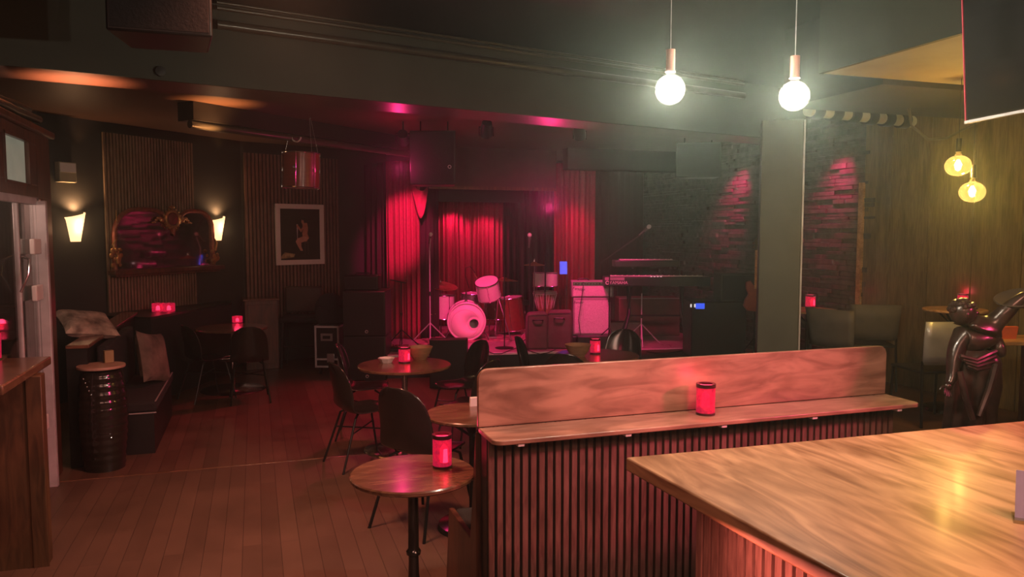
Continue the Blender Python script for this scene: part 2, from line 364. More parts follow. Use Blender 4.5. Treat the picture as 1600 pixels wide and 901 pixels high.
# main beam (bulkhead) with olive face; runs diagonally
bf0 = P(0, 101, z=3.0); bf1 = P(700, 168, z=3.0)
bd = (bf1 - bf0).normalized(); bn = Vector((-bd.y, bd.x, 0))
q0 = bf0 - bd * 4; q1 = bf0 + bd * ((XR - bf0.x) / bd.x)
b = MB().prism([(v.x, v.y) for v in (q0, q1, q1 + bn * .03, q0 + bn * .03)], 3.0, HC).build('ceiling_bulkhead_face', 'fascia'); b.name = 'wall_bulkhead'; struct(b)
b = MB().prism([(v.x, v.y) for v in (q0 + bn * .03, q1 + bn * .03, q1 + bn * .5, q0 + bn * .5)], 3.0, HC).build('ceiling_bulkhead', 'soffit'); b.name = 'ceiling'; struct(b)
b = MB().prism([(v.x, v.y) for v in (q0 + bn * .5, q1 + bn * .5, (XR, YB, 0) and Vector((XR, YB, 0)), Vector((q0.x, YB, 0)))], HL, HL + .08).build('ceiling', 'soffit'); struct(b)
# brown stained ceiling coating is dark except where lamps reach it
# brick / ledgestone wall: real stones
def stone_mat():
    m = mat('ledgestone', (.075, .062, .058), .55, scale=12, var=.45, bump=.6); return m
st = MB(); z = .3; y_a, y_b = 6.9, 12.6
while z < HC:
    h = random.uniform(.035, .07); y = y_a - random.random() * .2
    while y < y_b:
        L = random.uniform(.14, .42); dp = random.uniform(.015, .062)
        st.box((XR + .03 - dp / 2, y + L / 2, z + h / 2), (dp, L - .006, h - .006), rx=random.uniform(-.006, .006), ry=random.uniform(-.12, .12))
        y += L
    z += h
o = st.build('wall_stone', stone_mat(), smooth=False, bevel=.004); struct(o)
# wood-panelled right part
wp = MB(); y = -1.0
while y < 6.88:
    wp.b2((XR - .02, y + .006, .3), (XR + .03, min(6.88, y + .5) - .006, HC)); y += .5
o = wp.build('wall_panelling', 'wallwood', bevel=.004); struct(o)
o = MB().b2((XR - .05, 6.86, .3), (XR + .03, 6.93, 2.45)).build('trim_2', 'lightwood', bevel=.005); struct(o)
# raised side platform and stage
yst = P(732, 552, z=.3).y; XS = 1.5
ys2 = P(1033, 545, z=.3); ys1 = P(732, 552, z=.3); sk = (ys2.y - ys1.y) / (ys2.x - ys1.x)
def ysx(x): return ys1.y + sk * (x - ys1.x)
o = MB().prism([(XS, ysx(XS)), (XR, ysx(XR)), (XR, YB), (XS, YB)], 0, .3).build('stage_floor', 'stage'); o.name = 'floor_stage'; struct(o)
o = MB().prism([(XS - .01, ysx(XS) - .025), (XR, ysx(XR) - .025), (XR, ysx(XR)), (XS - .01, ysx(XS))], 0, .275).build('stage_front', 'black'); o.name = 'trim_3'; struct(o)
o = MB().prism([(XS - .01, ysx(XS) - .03), (XR, ysx(XR) - .03), (XR, ysx(XR) + .03), (XS - .01, ysx(XS) + .03)], .275, .305).build('trim_4', 'white', bevel=.004); struct(o)
o = MB().prism([(4.6, 3.6), (XR + .03, 3.6), (XR + .03, ysx(XR) - .031), (4.6, ysx(4.6) - .031)], 0, .3).build('floor_platform', 'floor'); struct(o)
# lower ceiling on the right with a dark cross beam over the pillar
ysf = P(1460, 129, z=3.0).y
o = MB().b2((3.74, -2, 3.0), (XR, ysf, 3.03)).build('ceiling_side', mat('cream_ceiling', (.30, .27, .18), .7, scale=2)); o.name = 'ceiling'; struct(o)
o = MB().b2((3.735, -2, 2.998), (3.77, ysf, HC)).b2((3.77, ysf - .03, 3.03), (XR, ysf, HC)).build('wall_side_face', 'fascia'); struct(o)
o = MB().b2((4.3, ysf, 2.96), (XR, ysf + 1.1, HC)).build('ceiling_beam', 'wall'); o.name = 'ceiling'; struct(o)
# pillar
pw = .375; pc = G(1217, 7.5)
o = MB().b2((-pw / 2, -pw / 2, 0), (pw / 2, pw / 2, 2.96)).build('wall_pillar', 'pillar', bevel=.008); o.location = (pc.x, pc.y, 0); o.rotation_euler = (0, 0, RC - .27); struct(o)
o.location.z = 0
o = MB().b2((pw / 2 + .001, -pw / 2 - .004, .3), (pw / 2 + .016, -pw / 2 + .02, 2.95)).build('trim_5', 'alu'); o.location = (pc.x, pc.y, 0); o.rotation_euler = (0, 0, RC - .27); struct(o)
# left timber screen with glazed door
def left_wall():
    post = P(83, 755, z=0); X = post.x; Y1 = post.y
    Hs = 2.62
    y0 = Y1 - 2.6
    ow = MB()
    def wy(px):
        k = ray(px, 363)[0]; d_ = X / (k * cth + sth); return -k * d_ * sth + d_ * cth
    wa, wb = wy(13), wy(49)
    # door opening y from Y1-.16-1.0 ; upper window
    da, db = Y1 - 1.16, Y1 - .06
    ow.b2((X - .12, db, 2.15), (X, Y1 + .32, Hs)); ow.b2((X - .12, Y1 + .03, 0), (X, Y1 + .32, 2.15))
    ow.b2((X - .12, y0 - 2, 2.15), (X, db, 2.24)); ow.b2((X - .12, y0 - 2, 2.53), (X, db, Hs))
    ow.b2((X - .12, wb, 2.24), (X, db, 2.53)); ow.b2((X - .12, y0 - 2, 2.24), (X, wa, 2.53))
    ow.b2((X - .12, y0 - 2, 0), (X, da - .6, 2.15))
    o = ow.build('wall_left', 'darkwood', bevel=.006); struct(o)
    o = MB().b2((X - .02, wa - .02, 2.22), (X + .01, wa, 2.55)).b2((X - .02, wb, 2.22), (X + .01, wb + .02, 2.55)).b2((X - .02, wa - .02, 2.22), (X + .01, wb + .02, 2.24)).b2((X - .02, wa - .02, 2.53), (X + .01, wb + .02, 2.55)).build('window_1', 'darkwood', bevel=.003); struct(o)
    MB().b2((X - .03, wa, 2.24), (X - .02, wb, 2.53)).build('pane', 'teal', o)
    # trim on top
    o = MB().b2((X - .14, y0 - 2, Hs), (X + .04, Y1 + .34, Hs + .05)).build('trim_6', 'darkwood', bevel=.01); struct(o)
    # door: aluminium frame with glass
    d = MB(); t = .045
    d.b2((X - .05, db - t, .0), (X - .0, db, 2.15)).b2((X - .05, da, 0), (X, da + t, 2.15)).b2((X - .05, da, 2.10), (X, db, 2.15)).b2((X - .05, da, 0), (X, db, .08))
    d.b2((X - .04, (da + db) / 2 + .05, .08), (X - .01, (da + db) / 2 + .08, 2.10))
    d.b2((X - .01, db - .05, 0), (X + .055, db + .0, 2.13))
    o = d.build('door_1', 'alu', bevel=.004); struct(o)
    MB().b2((X - .03, da + t, .08), (X - .024, db - t, 2.10)).build('pane', 'pane', o)
    for zz in (1.80, 1.47, .52):
        h = MB().b2((X - .004, db - .28, zz - .055), (X + .03, db - .10, zz + .055)).build('hinge', 'white', o, bevel=.008)
    MB().tube([(X + .0, (da + db) / 2 + .0, 1.50), (X + .05, (da + db) / 2 - .01, 1.62), (X + .05, (da + db) / 2 + .03, 1.72), (X, (da + db) / 2 + .05, 1.74)], .008).build('door_handle', 'chrome', o)
    # things seen through the glass: shelves with bottles and ornaments
    sh = thing('display_shelf', 'dark shelf unit with bottles behind the glazed door on the left', 'shelf', (X - .55, 0, 0))
    MB().b2((-.12, da - .5, 0), (-.10, db + .1, 2.2)).build('back_panel', 'darkwood', sh)
    for zz in (.5, .9, 1.32, 1.72): MB().b2((-.1, da - .5, zz), (.2, db + .1, zz + .02)).build('shelf_board', 'lightwood', sh)
    cols = ['drumd', 'cushion2', 'bowl', 'drumh', 'teal', 'gold']
    k = 0
    for zi, (zz, nb) in enumerate(((.52, 3), (.92, 3), (1.34, 3), (1.74, 3))):
        for i in range(nb):
            yy = da - .1 + i * (db - da) / (nb) + random.uniform(-.03, .03); hh = random.uniform(.16, .28)
            bt = MB().lathe([(.001, 0), (.035, 0), (.037, hh * .55), (.03, hh * .66), (.012, hh * .78), (.012, hh), (.001, hh)], 14).build('bottle', cols[k % 6]); k += 1
            bt.location = (X - .52 + random.uniform(-.05, .05), yy, zz + .001)
            tag(bt, '%s bottle on the %s shelf behind the glazed door' % (('left', 'middle', 'right')[i], ('lowest', 'second lowest', 'second highest', 'highest')[zi]), 'bottle', 'bottles behind the glazed door')
    return X, Y1
LX, LY = left_wall()
# low wall + ledge with banquette
la = P(140, 538, z=1.0); 
lw = MB().b2((XL + .0, la.y, 0), (la.x - .02, la.y + 2.7, .97)).build('wall_low', 'black'); struct(lw)
lw = MB().b2((XL + .0, la.y - .02, .972), (la.x, la.y + 2.7, 1.0)).build('trim_7', 'tabletop', bevel=.006); struct(lw)
# ------------------------------------------------------------------ foreground: bar counter
def counter():
    A = P(978, 714, z=1.1); B = P(1600, 657, z=1.1); C = P(1322, 901, z=1.1)
    L = (C - A).normalized(); Fd = (B - A).normalized()
    t = thing('bar_counter', 'large varnished oak bar counter in the right foreground', 'bar counter', (A.x, A.y, 0))
    p = [Vector((0, 0, 0)), L * 3.2, L * 3.2 + Fd * 2.9, Fd * 2.9]
    MB().prism([(v.x, v.y) for v in p], 1.052, 1.1).build('worktop', 'top', t, bevel=.006)
    s = L * .27 + Fd * .12
    c = [s, s + L * 2.7, s + L * 2.7 + Fd * 2.6, s + Fd * 2.6]
    MB().prism([(v.x, v.y) for v in c], 0, 1.05).build('body', 'black', t)
    sl = MB(); n = int(2.6 / .042)
    rl = math.atan2(L.y, L.x); rf = math.atan2(Fd.y, Fd.x)
    for i in range(n):
        q = s + L * (.02 + i * .042); sl.box((q.x - .006, q.y, .53), (.028, .02, 1.03), rz=rl)
    for i in range(n):
        q = s + Fd * (.02 + i * .042); sl.box((q.x, q.y + .006, .53), (.028, .02, 1.03), rz=rf)
    sl.build('slat_cladding', 'slat', t)
    for dx in (.30, .36):
        q = s + L * (dx - .27) - Fd * .02
        MB().tube([(q.x, q.y, 1.05), (q.x - .01, q.y, 1.03), (q.x - .02, q.y, 1.035)], .004).build('hook', 'copper', t)
    return A, L, Fd
CA, CL, CF = counter()
# menu stand at the right edge of the frame
q = P(1588, 812, z=1.1)
t = thing('menu_holder', 'clear acrylic menu holder on the bar counter at the right edge', 'menu holder', q, RC - .5)
MB().box((0.05, 0, .006), (.12, .07, .01)).build('foot', 'clear', t)
MB().box((0.05, 0, .075), (.11, .004, .13), rx=-.15).build('card', mat('lilac_card', (.35, .34, .52), .3), t)
# ------------------------------------------------------------------ partition with shelf
def partition():
    a = P(747, 668, z=1.0); c = P(1384, 615, z=1.0); X0, X1 = a.x, c.x; Y = (a.y * .6 + c.y * .4)
    t = thing('bar_divider', 'slatted bar divider with plywood shelf and backboard across the middle', 'divider', (X0, Y, 0))
    L = X1 - X0
    def rrect(x0, x1, z0, z1, r, corners):
        pts = []
        for (cx, cz, a0, on) in ((x1 - r, z1 - r, 0, corners[0]), (x0 + r, z1 - r, 90, corners[1]), (x0 + r, z0 + r, 180, corners[2]), (x1 - r, z0 + r, 270, corners[3])):
            if on: pts += [(cx + r * math.cos(math.radians(a0 + k * 15)), cz + r * math.sin(math.radians(a0 + k * 15))) for k in range(7)]
            else:
                sx = 1 if a0 in (0, 270) else -1; sz = 1 if a0 in (0, 90) else -1; pts.append((cx + r * sx, cz + r * sz))
        return pts
    rx = Matrix.Rotation(PI / 2, 4, 'X')
    MB().prism(rrect(0, L, 1.0, 1.272, .05, (1, 1, 0, 0)), -.022, 0, rx).build('backboard', 'ply', t, bevel=.004)
    sh = rrect(0, L, -.25, -.002, .045, (0, 0, 1, 1))
    MB().prism(sh, .978, 1.0).build('shelf', 'ply', t, bevel=.004)
    MB().b2((.02, -.07, 0), (L - .02, 0.02, .976)).build('core_panel', 'black', t)
    sl = MB(); n = int((L - .04) / .0405)
    for i in range(n):
        x = .02 + i * (L - .04) / n
        sl.b2((x + .004, -.09, 0), (x + .0305, -.07, .975))
    sl.build('slat_cladding', 'slat', t)
    for px_, py_ in ((809, 691), (975, 676), (1127, 664), (1271, 652), (1404, 640)):
        q = P(px_, py_, z=.97); MB().box((q.x - X0, -.215, .971), (.03, .05, .014)).build('shelf_clip', 'white', t, bevel=.002)
    return X0, X1, Y
DX0, DX1, DY = partition()
# bench on the far side of the divider
t = thing('bench', 'low wooden bench with black seat behind the left end of the divider', 'bench', (DX0, DY + .03, 0))
MB().prism([(0, 0), (.62, 0), (.55, .42), (.12, .42), (0.02, .97)], 0, .03, Matrix(((0, 0, 1, 0), (1, 0, 0, 0), (0, 1, 0, 0), (0, 0, 0, 1)))).build('end_panel', 'darkwood', t, bevel=.004)
MB().b2((.03, .05, .34), (2.2, .54, .42)).build('seat', 'fabric', t, bevel=.02)
MB().b2((.03, .50, 0), (2.2, .53, .34)).build('front_board', 'darkwood', t)
# ------------------------------------------------------------------ candle holders
def candle_proto(loc, h, r, label, group=None, warm=1, style='round'):
    t = thing('candle_holder', label, 'candle holder', loc, random.random() * 3, group)
    if style == 'round':
        MB().lathe([(.001, .006), (r, .006), (r * 1.0, h * .9), (r * .93, h * .9), (r * .93, .012), (.001, .012)], 24).build('glass_body', 'candle', t)
        MB().lathe([(.001, 0), (r * 1.03, 0), (r * 1.03, .012), (.001, .012)], 24).build('base', 'rim', t)
        MB().lathe([(r * .7, h * .88), (r * 1.05, h * .88), (r * 1.05, h), (r * .72, h)], 24).build('rim', 'rim', t)
    else:
        MB().b2((-r, -r, .004), (r, r, h)).build('glass_body', 'candle', t, bevel=.004)
        MB().ring((0, 0, h), r, .003, 4).build('rim', 'rim', t)
    MB().lathe([(.001, h * .18), (r * .45, h * .2), (r * .42, h * .6), (.001, h * .75)], 12, (0, -r * .55 if style == 'round' else 0, 0)).build('candle', 'candlec', t)
    l = bpy.data.lights.new('candle_glow', 'POINT'); l.energy = 1.0 * warm; l.color = (1, .04, .12); l.shadow_soft_size = r * .9
    lo = bpy.data.objects.new('candle_glow', l); COL.objects.link(lo); lo.location = Vector(loc) + Vector((0, 0, h * 1.15))
    return t
q = P(1093, 643, z=1.0)
candle_proto((q.x, DY - .10, 1.0), .155, .046, 'red glass candle holder on the plywood shelf of the divider', warm=.7)
# ------------------------------------------------------------------ round tables
def table(px, py, z, r, label, base='cast', d=None, zf=0, m='tabletop'):
    c = P(px, py, z=z)
    t = thing('round_table', label, 'table', (c.x, c.y, zf)); h = z - zf
    MB().lathe([(.001, h - .025), (r - .008, h - .025), (r, h - .018), (r, h - .006), (r - .006, h), (.001, h)], 56).build('tabletop', m, t)
    if base == 'cast':
        MB().lathe([(.001, .02), (.05, .03), (.035, .07), (.028, .12), (.04, .14), (.045, .16), (.033, .18), (.026, .25), (.024, h * .45), (.034, h * .46), (.036, h * .48), (.026, h * .5), (.025, h - .12), (.04, h - .08), (.05, h - .025), (.001, h - .025)], 24).build('pedestal', 'blackg', t)
        f = MB()
        for k in range(4):
            a = k * PI / 2 + .4; f.tube([(.03 * math.cos(a), .03 * math.sin(a), .06), (.14 * math.cos(a), .14 * math.sin(a), .05), (.25 * math.cos(a), .25 * math.sin(a), .015)], [.022, .018, .016])
        f.build('base', 'blackg', t)
    elif base == 'chrome':
        MB().lathe([(.001, .02), (.028, .02), (.026, h - .06), (.05, h - .03), (.001, h - .025)], 20).build('pedestal', 'chrome', t)
        MB().lathe([(.03, .06), (.12, .055), (r * .85, .02), (r * .9, .003), (.001, 0)], 40).build('base', 'chrome', t)
        MB().ring((0, 0, .38), .17, .01, 30).tube([(-.17, 0, .38), (.17, 0, .38)], .007).build('foot_ring', 'chrome', t)
    elif base == 'struts':
        MB().cyl((0, 0, .05), (0, 0, h - .03), .022).build('pedestal', 'blackm', t)
        f = MB()
        for k in range(4):
            a = k * PI / 2 + .3; f.tube([(0, 0, h - .16), (r * .6 * math.cos(a), r * .6 * math.sin(a), h - .03)], .009)
        f.build('brace', 'blackm', t)
        MB().lathe([(.001, .0), (.23, .0), (.22, .03), (.03, .06), (.001, .06)], 30).build('base', 'blackg', t)
    return c
T1 = table(645, 737, .75, .30, 'small round wooden table nearest the camera with a black cast pedestal')
T2 = table(738, 644, .75, .30, 'round wooden table half hidden behind the left end of the divider', 'struts')
T3 = table(632, 569, .75, .405, 'round wooden table with a bowl and white dish before the stage', 'chrome')
T4 = table(932, 554, .75, .40, 'round wooden table with a bowl seen over the divider', 'chrome')
T5 = table(362, 511, .76, .42, 'round wooden table with a chrome trumpet base at the back left', 'chrome')
T6 = table(1262, 483, 1.05, .31, 'round wooden table half hidden behind the green pillar', 'struts', zf=.3, m='lightwood')
T7 = table(1492, 482, 1.22, .26, 'small round wooden table by the panelled wall behind the statue', 'struts', zf=.3, m='lightwood')
q = P(691, 729, z=.75); candle_proto(q, .165, .047, 'red glass candle holder on the table nearest the camera', warm=.8)
q = P(632, 566, z=.75); candle_proto(q, .14, .052, 'red glass candle holder on the table with the white dish', warm=.8)
q = P(930, 552, z=.75); candle_proto(q, .145, .05, 'red glass candle holder beside the bowl seen over the divider', warm=.8)
q = P(371, 504, z=.76); candle_proto(q, .085, .045, 'red square candle holder on the chrome-based table at the back left', warm=.6, style='sq')
q = P(1266, 480, z=1.05); candle_proto(q, .145, .055, 'red glass candle holder on the table beside the green pillar', warm=.8)
q = P(1504, 475, z=1.22); candle_proto(q, .10, .045, 'red glass candle holder behind the head of the statue', warm=.5)
# bowls, dish, napkin
def bowl(px, py, r, h, label):
    c = P(px, py, z=.751); o = MB().lathe([(.001, .0), (r * .5, 0), (r * .8, h * .5), (r, h), (r * .94, h), (r * .74, h * .5), (r * .45, .012), (.001, .012)], 32).build('bowl', 'bowl'); o.location = c; tag(o, label, 'bowl')
bowl(656, 561, .118, .115, 'wide wooden bowl beside the candle on the table before the stage')
bowl(903, 556, .125, .11, 'wide wooden bowl on the table seen over the divider')
c = P(604, 566, z=.751); o = MB().lathe([(.001, 0), (.05, 0), (.078, .042), (.072, .042), (.045, .008), (.001, .008)], 8).build('dish', 'white', smooth=False); o.location = c; tag(o, 'small white angular dish on the table before the stage', 'dish')
c = P(741, 634, z=.751); o = MB().box((0, 0, .03), (.06, .02, .06), rx=.2).build('napkin', 'paper'); o.location = c; tag(o, 'white folded napkin on the table behind the divider', 'napkin')
# ------------------------------------------------------------------ shell chairs
def shell_mesh():
    m = MB(); nu, nv = 22, 14
    prof = []  # side profile (y,z), half width
    pts = [(.21, .445, .13), (.205, .455, .165), (.15, .46, .195), (.06, .452, .21), (-.05, .445, .212), (-.12, .45, .210), (-.165, .475, .207), (-.19, .53, .205), (-.205, .60, .205), (-.222, .68, .20), (-.238, .75, .188), (-.25, .80, .165), (-.257, .835, .13), (-.262, .858, .085), (-.264, .868, .03)]
    rows = []
    for (y, z, w) in pts:
        row = []
        for j in range(nv + 1):
            s = -1 + 2 * j / nv
            back = max(0, min(1, (z - .46) / .12)); x = w * s
            yy = y + (.055 * s * s) * back * (w / .2); zz = z + (1 - back) * .02 * s * s
            row.append((x, yy, zz))
        rows.append(row)
    vs = [p for r in rows for p in r]; n = nv + 1
    fs = [(i * n + j, i * n + j + 1, (i + 1) * n + j + 1, (i + 1) * n + j) for i in range(len(rows) - 1) for j in range(nv)]
    m.add(vs, fs); return m
def make_chair(label):
    t = thing('shell_chair', label, 'chair', (0, 0, 0))
    s = shell_mesh().build('shell', 'blackg', t, solid=.012)
    q = s.modifiers.new('u', 'SUBSURF'); q.levels = 1; q.render_levels = 1
    for sx in (-1, 1):
        MB().tube([(sx * .11, .10, .445), (sx * .155, .15, .42), (sx * .21, .235, 0)], .0095).build('leg', 'blackm', t)
        MB().tube([(sx * .11, -.08, .445), (sx * .155, -.12, .42), (sx * .21, -.255, 0)], .0095).build('leg', 'blackm', t)
    MB().tube([(-.17, .17, .30), (.17, -.16, .30)], .006).tube([(.17, .17, .30), (-.17, -.16, .30)], .006).build('stretcher', 'blackm', t)
    return t
GC = 'black shell chairs around the round tables'
ch = make_chair('black shell chair with its glossy back to the camera behind the nearest table')
c = C2W(-.575, 4.92); ch.location = c; ch.rotation_euler = (0, 0, ang(.55, .83)); ch.scale = (1.09,) * 3; ch['group'] = GC
def chair(x, d, hx, hd, label, z=0, scale=None): dup(ch, C2W(x, d, z), ang(hx, hd), label, GC, scale or 1.0)
chair(-1.235, 6.22, .82, .57, 'black shell chair left of the table with the white dish, seen from behind')
chair(-1.38, 7.12, .9, .1, 'black shell chair with a yellowish sheen behind the leftmost chair at the dish table')
chair(-.36, 6.35, -.85, .5, 'black shell chair at the right side of the table with the white dish')
chair(-.48, 7.2, -.8, -.55, 'black shell chair on the stage side of the table with the white dish')
chair(.29, 7.55, .8, -.15, 'black shell chair left of the bowl seen over the divider')
chair(1.12, 7.95, -.35, -.9, 'black shell chair with a pale highlight right of the bowl seen over the divider')
chair(.52, 6.75, .3, .95, 'dark shell chair with only its rounded top showing over the divider')
chair(-2.98, 8.62, -.35, .9, 'dark shell chair in front of the chrome-based table at the back left')
chair(-3.5, 8.72, .45, .5, 'dark shell chair at the left of the chrome-based table at the back left')
# ------------------------------------------------------------------ wide metal chairs on the platform
def metal_chair(px, d, rz, label, backm, first=None):
    c = G(px, d, .3)
    t = thing('cafe_chair', label, 'chair', c, rz, 'square-backed chairs on the raised side floor')
    w = .215
    vs = []; fs = []; N = 8
    for i, (y, z) in enumerate([(-.20, .52), (-.215, .60), (-.235, .74), (-.26, .88)]):
        for j in range(N + 1):
            s = -1 + 2 * j / N; vs.append((w * s * (1 + .04 * i), y - .03 * (1 - s * s), z))
    for i in range(3):
        for j in range(N): fs.append((i * (N + 1) + j, i * (N + 1) + j + 1, (i + 1) * (N + 1) + j + 1, (i + 1) * (N + 1) + j))
    MB().add(vs, fs).build('backrest', backm, t, solid=.015)
    MB().b2((-.22, -.2, .44), (.22, .22, .465)).build('seat', 'black', t, bevel=.01)
    for sx in (-1, 1):
        MB().tube([(sx * .215, -.2, .55), (sx * .215, -.2, .44), (sx * .225, -.23, 0)], .012).build('leg', 'blackm', t)
        MB().tube([(sx * .205, .2, .45), (sx * .215, .22, 0)], .012).build('leg', 'blackm', t)
    return t
metal_chair(1462, 6.45, RC + .12, 'silver square-backed chair left of the statue', mat('silver_satin', (.42, .43, .40), .45, .5))
metal_chair(1362, 7.9, RC - .2, 'dark square-backed chair by the stone wall right of the pillar', 'tolex' and mat('dark_back', (.10, .09, .075), .6))
metal_chair(1322, 7.35, RC - .9, 'dark square-backed chair turned sideways beside the table by the pillar', mat('dark_back', (.10, .09, .075), .6))
# wooden table and menus behind the statue
c = P(1578, 528, d=6.0)
t = thing('wooden_table', 'pine table with folded cards partly hidden behind the statue', 'table', (c.x, c.y, .3), RC)
HT = c.z - .3
MB().b2((-.27, -.2, HT - .03), (.27, .2, HT)).build('tabletop', 'lightwood', t, bevel=.004)
for sx in (-1, 1):
    for sy in (-1, 1): MB().b2((sx * .24 - .02, sy * .17 - .02, 0), (sx * .24 + .02, sy * .17 + .02, HT - .03)).build('leg', 'darkwood', t)
o = MB().box((0, 0, .05), (.14, .02, .1), rx=.25).build('card', 'orange'); o.location = P(1574, 527, d=5.95); o.location.z = c.z + .001; o.rotation_euler = (0, 0, RC); tag(o, 'orange folded card on the pine table behind the statue', 'card')
# ------------------------------------------------------------------ pendant bulbs
def pendant(px, py, d, r, label, warm, energy, gm, zc=HC, squash=1):
    c = P(px, py, d)
    t = thing('pendant_lamp', label, 'pendant lamp', c)
    zc -= c.z
    prof = [(.014, r * 1.28), (.016, r * 1.1)] + [(r * math.sin(a), r * math.cos(a) * squash) for a in [math.radians(q) for q in range(18, 181, 9)]]
    prof[-1] = (.0005, -r * squash)
    MB().lathe(prof, 32).build('glass_globe', gm, t)
    hf = r * .5
    m = mat('filament_%s' % gm, (1, .8, .5), .5, emit=warm, es=60 if gm == 'clear' else 26)
    f = MB()
    for k in range(6):
        a = k * PI / 3; f.tube([(.006 * math.cos(a), .006 * math.sin(a), hf), (.022 * math.cos(a), .022 * math.sin(a), hf * .2), (.014 * math.cos(a), .014 * math.sin(a), -hf * .6), (0.002, 0, -hf * .8)], .0035, 6)
    f.build('filament', m, t)
    MB().lathe([(.001, r * 1.15), (.022, r * 1.15), (.022, r * 1.2), (.019, r * 1.25), (.019, r * 1.25 + .085), (.001, r * 1.25 + .087)], 20).build('socket', 'copper' if gm == 'clear' else 'blackm', t)
    MB().cyl((0, 0, r * 1.25 + .087), (0, 0, zc), .0022, n=6).build('cord', 'alu' if gm == 'clear' else 'black', t)
    MB().lathe([(.001, zc), (.05, zc), (.05, zc - .02), (.001, zc - .022)], 20).build('ceiling_rose', 'black', t)
    l = bpy.data.lights.new('bulb_light', 'POINT'); l.energy = energy; l.color = warm; l.shadow_soft_size = .024
    lo = bpy.data.objects.new('bulb_light', l); COL.objects.link(lo); lo.location = c
pendant(1047, 140, 3.25, .0625, 'left clear globe bulb pendant above the bar counter', (1, .92, .76), 105, 'clear')
pendant(1241, 150, 3.25, .0625, 'right clear globe bulb pendant with a copper holder above the bar counter', (1, .92, .76), 105, 'clear')
pendant(1497, 259, 5.6, .088, 'higher of the two amber globe lamps by the panelled wall', (1, .70, .28), 42, 'amber', squash=.86)
pendant(1519, 300, 5.6, .088, 'lower of the two amber globe lamps by the panelled wall', (1, .70, .28), 42, 'amber', squash=.86)
# ------------------------------------------------------------------ slat acoustic panels, mirror, picture, sconces
def slat_panel(A, D, pxa, pxb, z0, z1, pitch, m, label):
    ta, tb = onl(pxa, A, D), onl(pxb, A, D); w = tb - ta
    t = thing('slat_panel', label, 'wall panel', wpt(A, D, ta, 0.0), wrot(D))
    MB().b2((0, -.012, z0), (w, 0, z1)).build('backing', 'black', t)
    n = int(w / pitch); s = MB()
    for i in range(n): x = i * w / n; s.b2((x + pitch * .1, -.035, z0), (x + pitch * .72, -.012, z1))
    s.build('slats', m, t); return t, ta, w
slat_panel(MA, MD, 163, 303, .6, 3.06, .042, 'slat2', 'beige slatted panel behind the gilt mirror')
slat_panel(PA, PD, 382, 529, .6, 3.02, .055, 'slat', 'brown slatted panel behind the framed photograph')
def mirror():
    ta = onl(166, MA, MD); tb = onl(331, MA, MD); w = tb - ta; loc = wpt(MA, MD, ta, .045)
    z0, z1 = 1.46, 2.20
    t = thing('mirror', 'gilt overmantel mirror with two arches and a round crest', 'mirror', (loc.x, loc.y, 0), wrot(MD))
    # glass: double arch outline
    def arch(x0, x1, zt, r):
        pts = []
        for k in range(7): a = PI - k * PI / 12; pts.append((x0 + r + r * math.cos(a), zt - r + r * math.sin(a)))
        for k in range(7): a = PI / 2 - k * PI / 12; pts.append((x1 - r + r * math.cos(a), zt - r + r * math.sin(a)))
        return pts
    out = [(.05, z0)] + arch(.05, w * .56, z1 - .02, w * .2) + [(w * .58, z1 - .2)] + arch(w * .6, w - .05, z1 - .02, w * .15) + [(w - .05, z0)]
    RX = Matrix.Rotation(PI / 2, 4, 'X')
    gm = mat('mirror_silver', (.80, .62, .62), .04, 1, var=.02)
    MB().prism(out, .0, .012, RX).build('mirror_glass', gm, t, smooth=False)
    fr = MB(); P3 = [(x, -.02, z) for x, z in out]
    fr.tube(P3, .028, 10).build('frame', mat('rosewood_gilt', (.30, .09, .06), .35, .5, scale=20, var=.4), t)
    MB().b2((-.04, -.14, z0 - .055), (w + .04, .0, z0)).b2((0, -.10, z0 - .085), (w, 0, z0 - .055)).build('shelf', 'darkwood', t, bevel=.008)
    # round crest with rosette and leaves
    cx = w * .545; cz = z1 - .13
    cr = MB(); R2 = Matrix.Translation((cx, -.05, cz)) @ Matrix.Rotation(PI / 2, 4, 'X')
    cr.ring((0, 0, 0), .10, .022, 28, 8, R2)
    MB().lathe([(.001, .0), (.085, 0), (.07, .02), (.001, .035)], 24, mtx=R2).build('crest_boss', 'drumd', t)
    for k in range(16):
        a = k * PI / 8; cr.ball((cx + .125 * math.cos(a), -.05, cz + .125 * math.sin(a)), .016, n=8)
    for s in (-1, 1):
        for k in range(6):
            u = k / 5; cr.ball((cx + s * (.15 + .14 * u), -.05, cz + .03 * math.sin(u * 5) - .02), .034 * (1 - .6 * u), (1.3, .6, .8), 8)
    cr.ball((cx, -.05, cz + .15), .03, (1.6, .6, .7), 8)
    cr.build('crest', 'gold', t)
    # corner ornaments at the feet
    for x0, s in ((.04, 1), (w - .04, -1)):
        orn = MB()
        for k in range(14):
            orn.ball((x0 + s * random.uniform(-.05, .09), -.05 + random.uniform(-.03, .02), z0 + .03 + random.random() * .22), random.uniform(.018, .04), (1, .6, 1), 8)
        orn.tube([(x0, -.05, z0 + .2), (x0 - s * .03, -.05, z0 + .3), (x0 + s * .01, -.05, z0 + .36)], [.02, .016, .008])
        orn.build('corner_ornament', 'gold', t)
    bd_ = MB()
    for k in range(30): bd_.ball((.078, -.035, z0 + .35 + k * .012), .0065, n=6); bd_.ball((w - .075, -.035, z0 + .25 + k * .012), .0065, n=6)
    bd_.build('bead_moulding', 'gold', t)
mirror()
